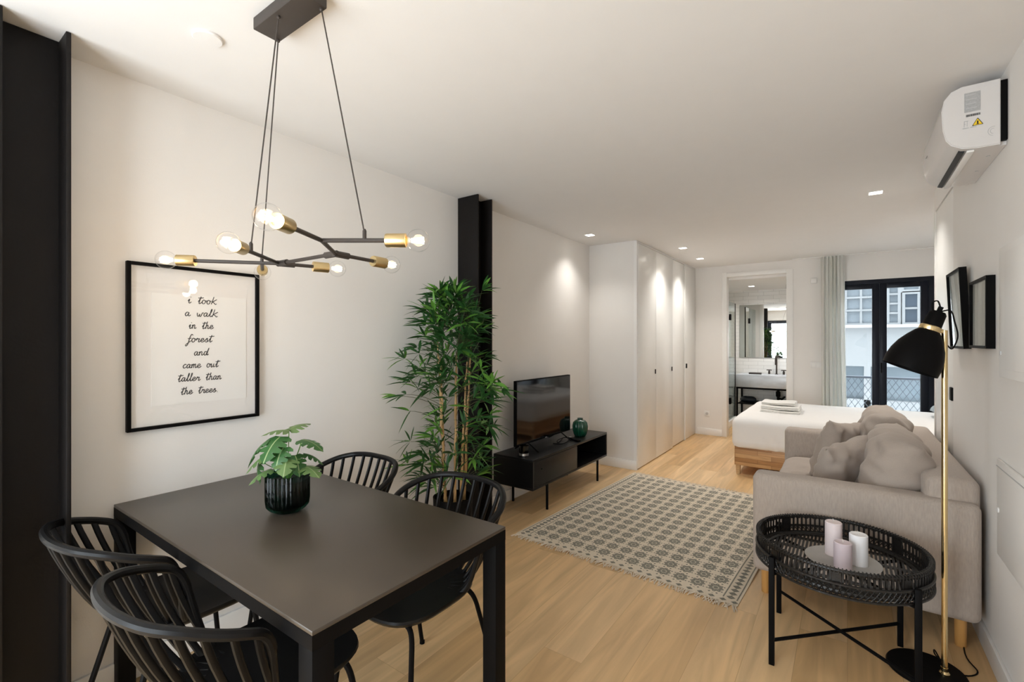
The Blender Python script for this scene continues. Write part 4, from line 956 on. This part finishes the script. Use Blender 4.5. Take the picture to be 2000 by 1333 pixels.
MB().tube([(FT[0][0], FT[0][1], .397), (FT[1][0], FT[1][1], .397)], .008, 8).tube([(FT[2][0], FT[2][1], .397), (FT[3][0], FT[3][1], .397)], .008, 8).build('tray_support', M['black'], tt)
pz = zb + .004
single('candle_plate', MB().lathe([(0, pz), (.125, pz), (.140, pz + .012), (.143, pz + .014), (.139, pz + .014), (.124, pz + .005), (0, pz + .005)], (-.018, 2.555, 0), 48), M['plate'], 'round grey plate under candles on the rattan tray', 'plate')
def candle(x, y, h, r, m_, label):
    t = thing('pillar_candle', label, 'candle', (x, y, pz + .0055), 0, 'pillar candles on the grey plate')
    z = pz + .0055
    MB().lathe([(0, z), (r, z), (r, z + h - .003), (r - .003, z + h), (r - .012, z + h - .002), (0, z + h - .004)], (x, y, 0), 32).build('wax', m_, t)
    MB().tube([(x, y, z + h - .005), (x + .001, y, z + h + .006), (x - .003, y, z + h + .013)], .0012, 5).build('wick', M['wick'], t)
candle(-.052, 2.615, .150, .0335, M['candleA'], 'tall pale pink pillar candle, tallest and left of three on plate')
candle(.040, 2.565, .132, .0345, M['candleB'], 'white pillar candle, right of three on plate')
candle(-.016, 2.482, .112, .0335, M['candleC'], 'short mauve pillar candle, front of three on plate')

# ------------------------------------------------------------------ floor lamp
lx, ly_ = .332, 2.659
fl = thing('floor_lamp', 'brass floor lamp with black metal shade and round black base beside the sofa', 'floor lamp', (lx, ly_, 0))
bcx, bcy = .275, 2.665
MB().lathe([(0, .0), (.135, .0), (.137, .006), (.132, .014), (0, .018)], (bcx, bcy, 0), 48).build('base', M['black'], fl)
MB().tube([(lx, ly_, .014), (lx, ly_, 1.462)], .0105, 16).build('pole', M['brass2'], fl)
MB().lathe([(.018, .015), (.018, .022), (.012, .03), (.012, .045)], (lx, ly_, 0), 20).build('pole_collar', M['brass2'], fl)
ap_ = Vector((lx, ly_, 1.458)); axd = vw(-.091, .04, -.246).normalized(); mt_ = towards(axd)
top = Vector((.313, 2.647, 1.541)); nk = top + axd * .076
MB().tube([ap_ - Vector((0, 0, .004)), ap_ + (nk - ap_) * .5, nk + (ap_ - nk).normalized() * .030], .0085, 12).build('joint_arm', M['brass2'], fl)
# shade profile measured down its own axis from the cap
MB().lathe([(.0, .0), (.024, .002), (.030, .012), (.034, .068)], top, 32, mt_).build('cap', M['black'], fl)
MB().lathe([(.0355, .066), (.0385, .069), (.0385, .083), (.0365, .087)], top, 32, mt_).build('collar', M['brass2'], fl)
MB().lathe([(.035, .084), (.047, .098), (.063, .123), (.081, .157), (.093, .194), (.0985, .232), (.0975, .265), (.0955, .265), (.0965, .232), (.091, .194), (.079, .157), (.061, .123), (.045, .100), (.033, .086)], top, 48, mt_).build('shade', M['black'], fl, smooth=60)
MB().lathe([(.012, .088), (.012, .12)] + [(.026 * math.sin(a_), .15 - .026 * math.cos(a_)) for a_ in [R_(30 + i * 15) for i in range(11)]], top, 16, mt_).build('bulb', M['socket'], fl)
MB().lathe([(.009, -.02), (.009, .004)], top, 16, mt_).build('cord_grip', M['black'], fl)
tp = top - axd * .015
MB().tube(smoothpath([tp, tp + vw(-.012, 0, .03), tp + vw(-.035, .0, .02), tp + vw(-.03, -.005, -.02), tp + vw(.03, -.01, -.01), tp + vw(.055, -.005, -.06), tp + vw(.072, 0, -.12), tp + vw(.05, 0, -.17), ap_ + vw(.012, 0, -.06)], 6), .0028, 6).build('cord', M['black'], fl)
MB().tube(smoothpath([(lx + .005, ly_ + .012, .03), (lx - .02, ly_ + .09, .06), (lx - .01, ly_ + .12, .02), (lx + .06, ly_ + .06, .004), (lx + .12, ly_ + .12, .004), (lx + .10, ly_ + .25, .004), (lx + .14, ly_ + .6, .004)], 6), .0028, 6).build('power_cord', M['black'], fl)
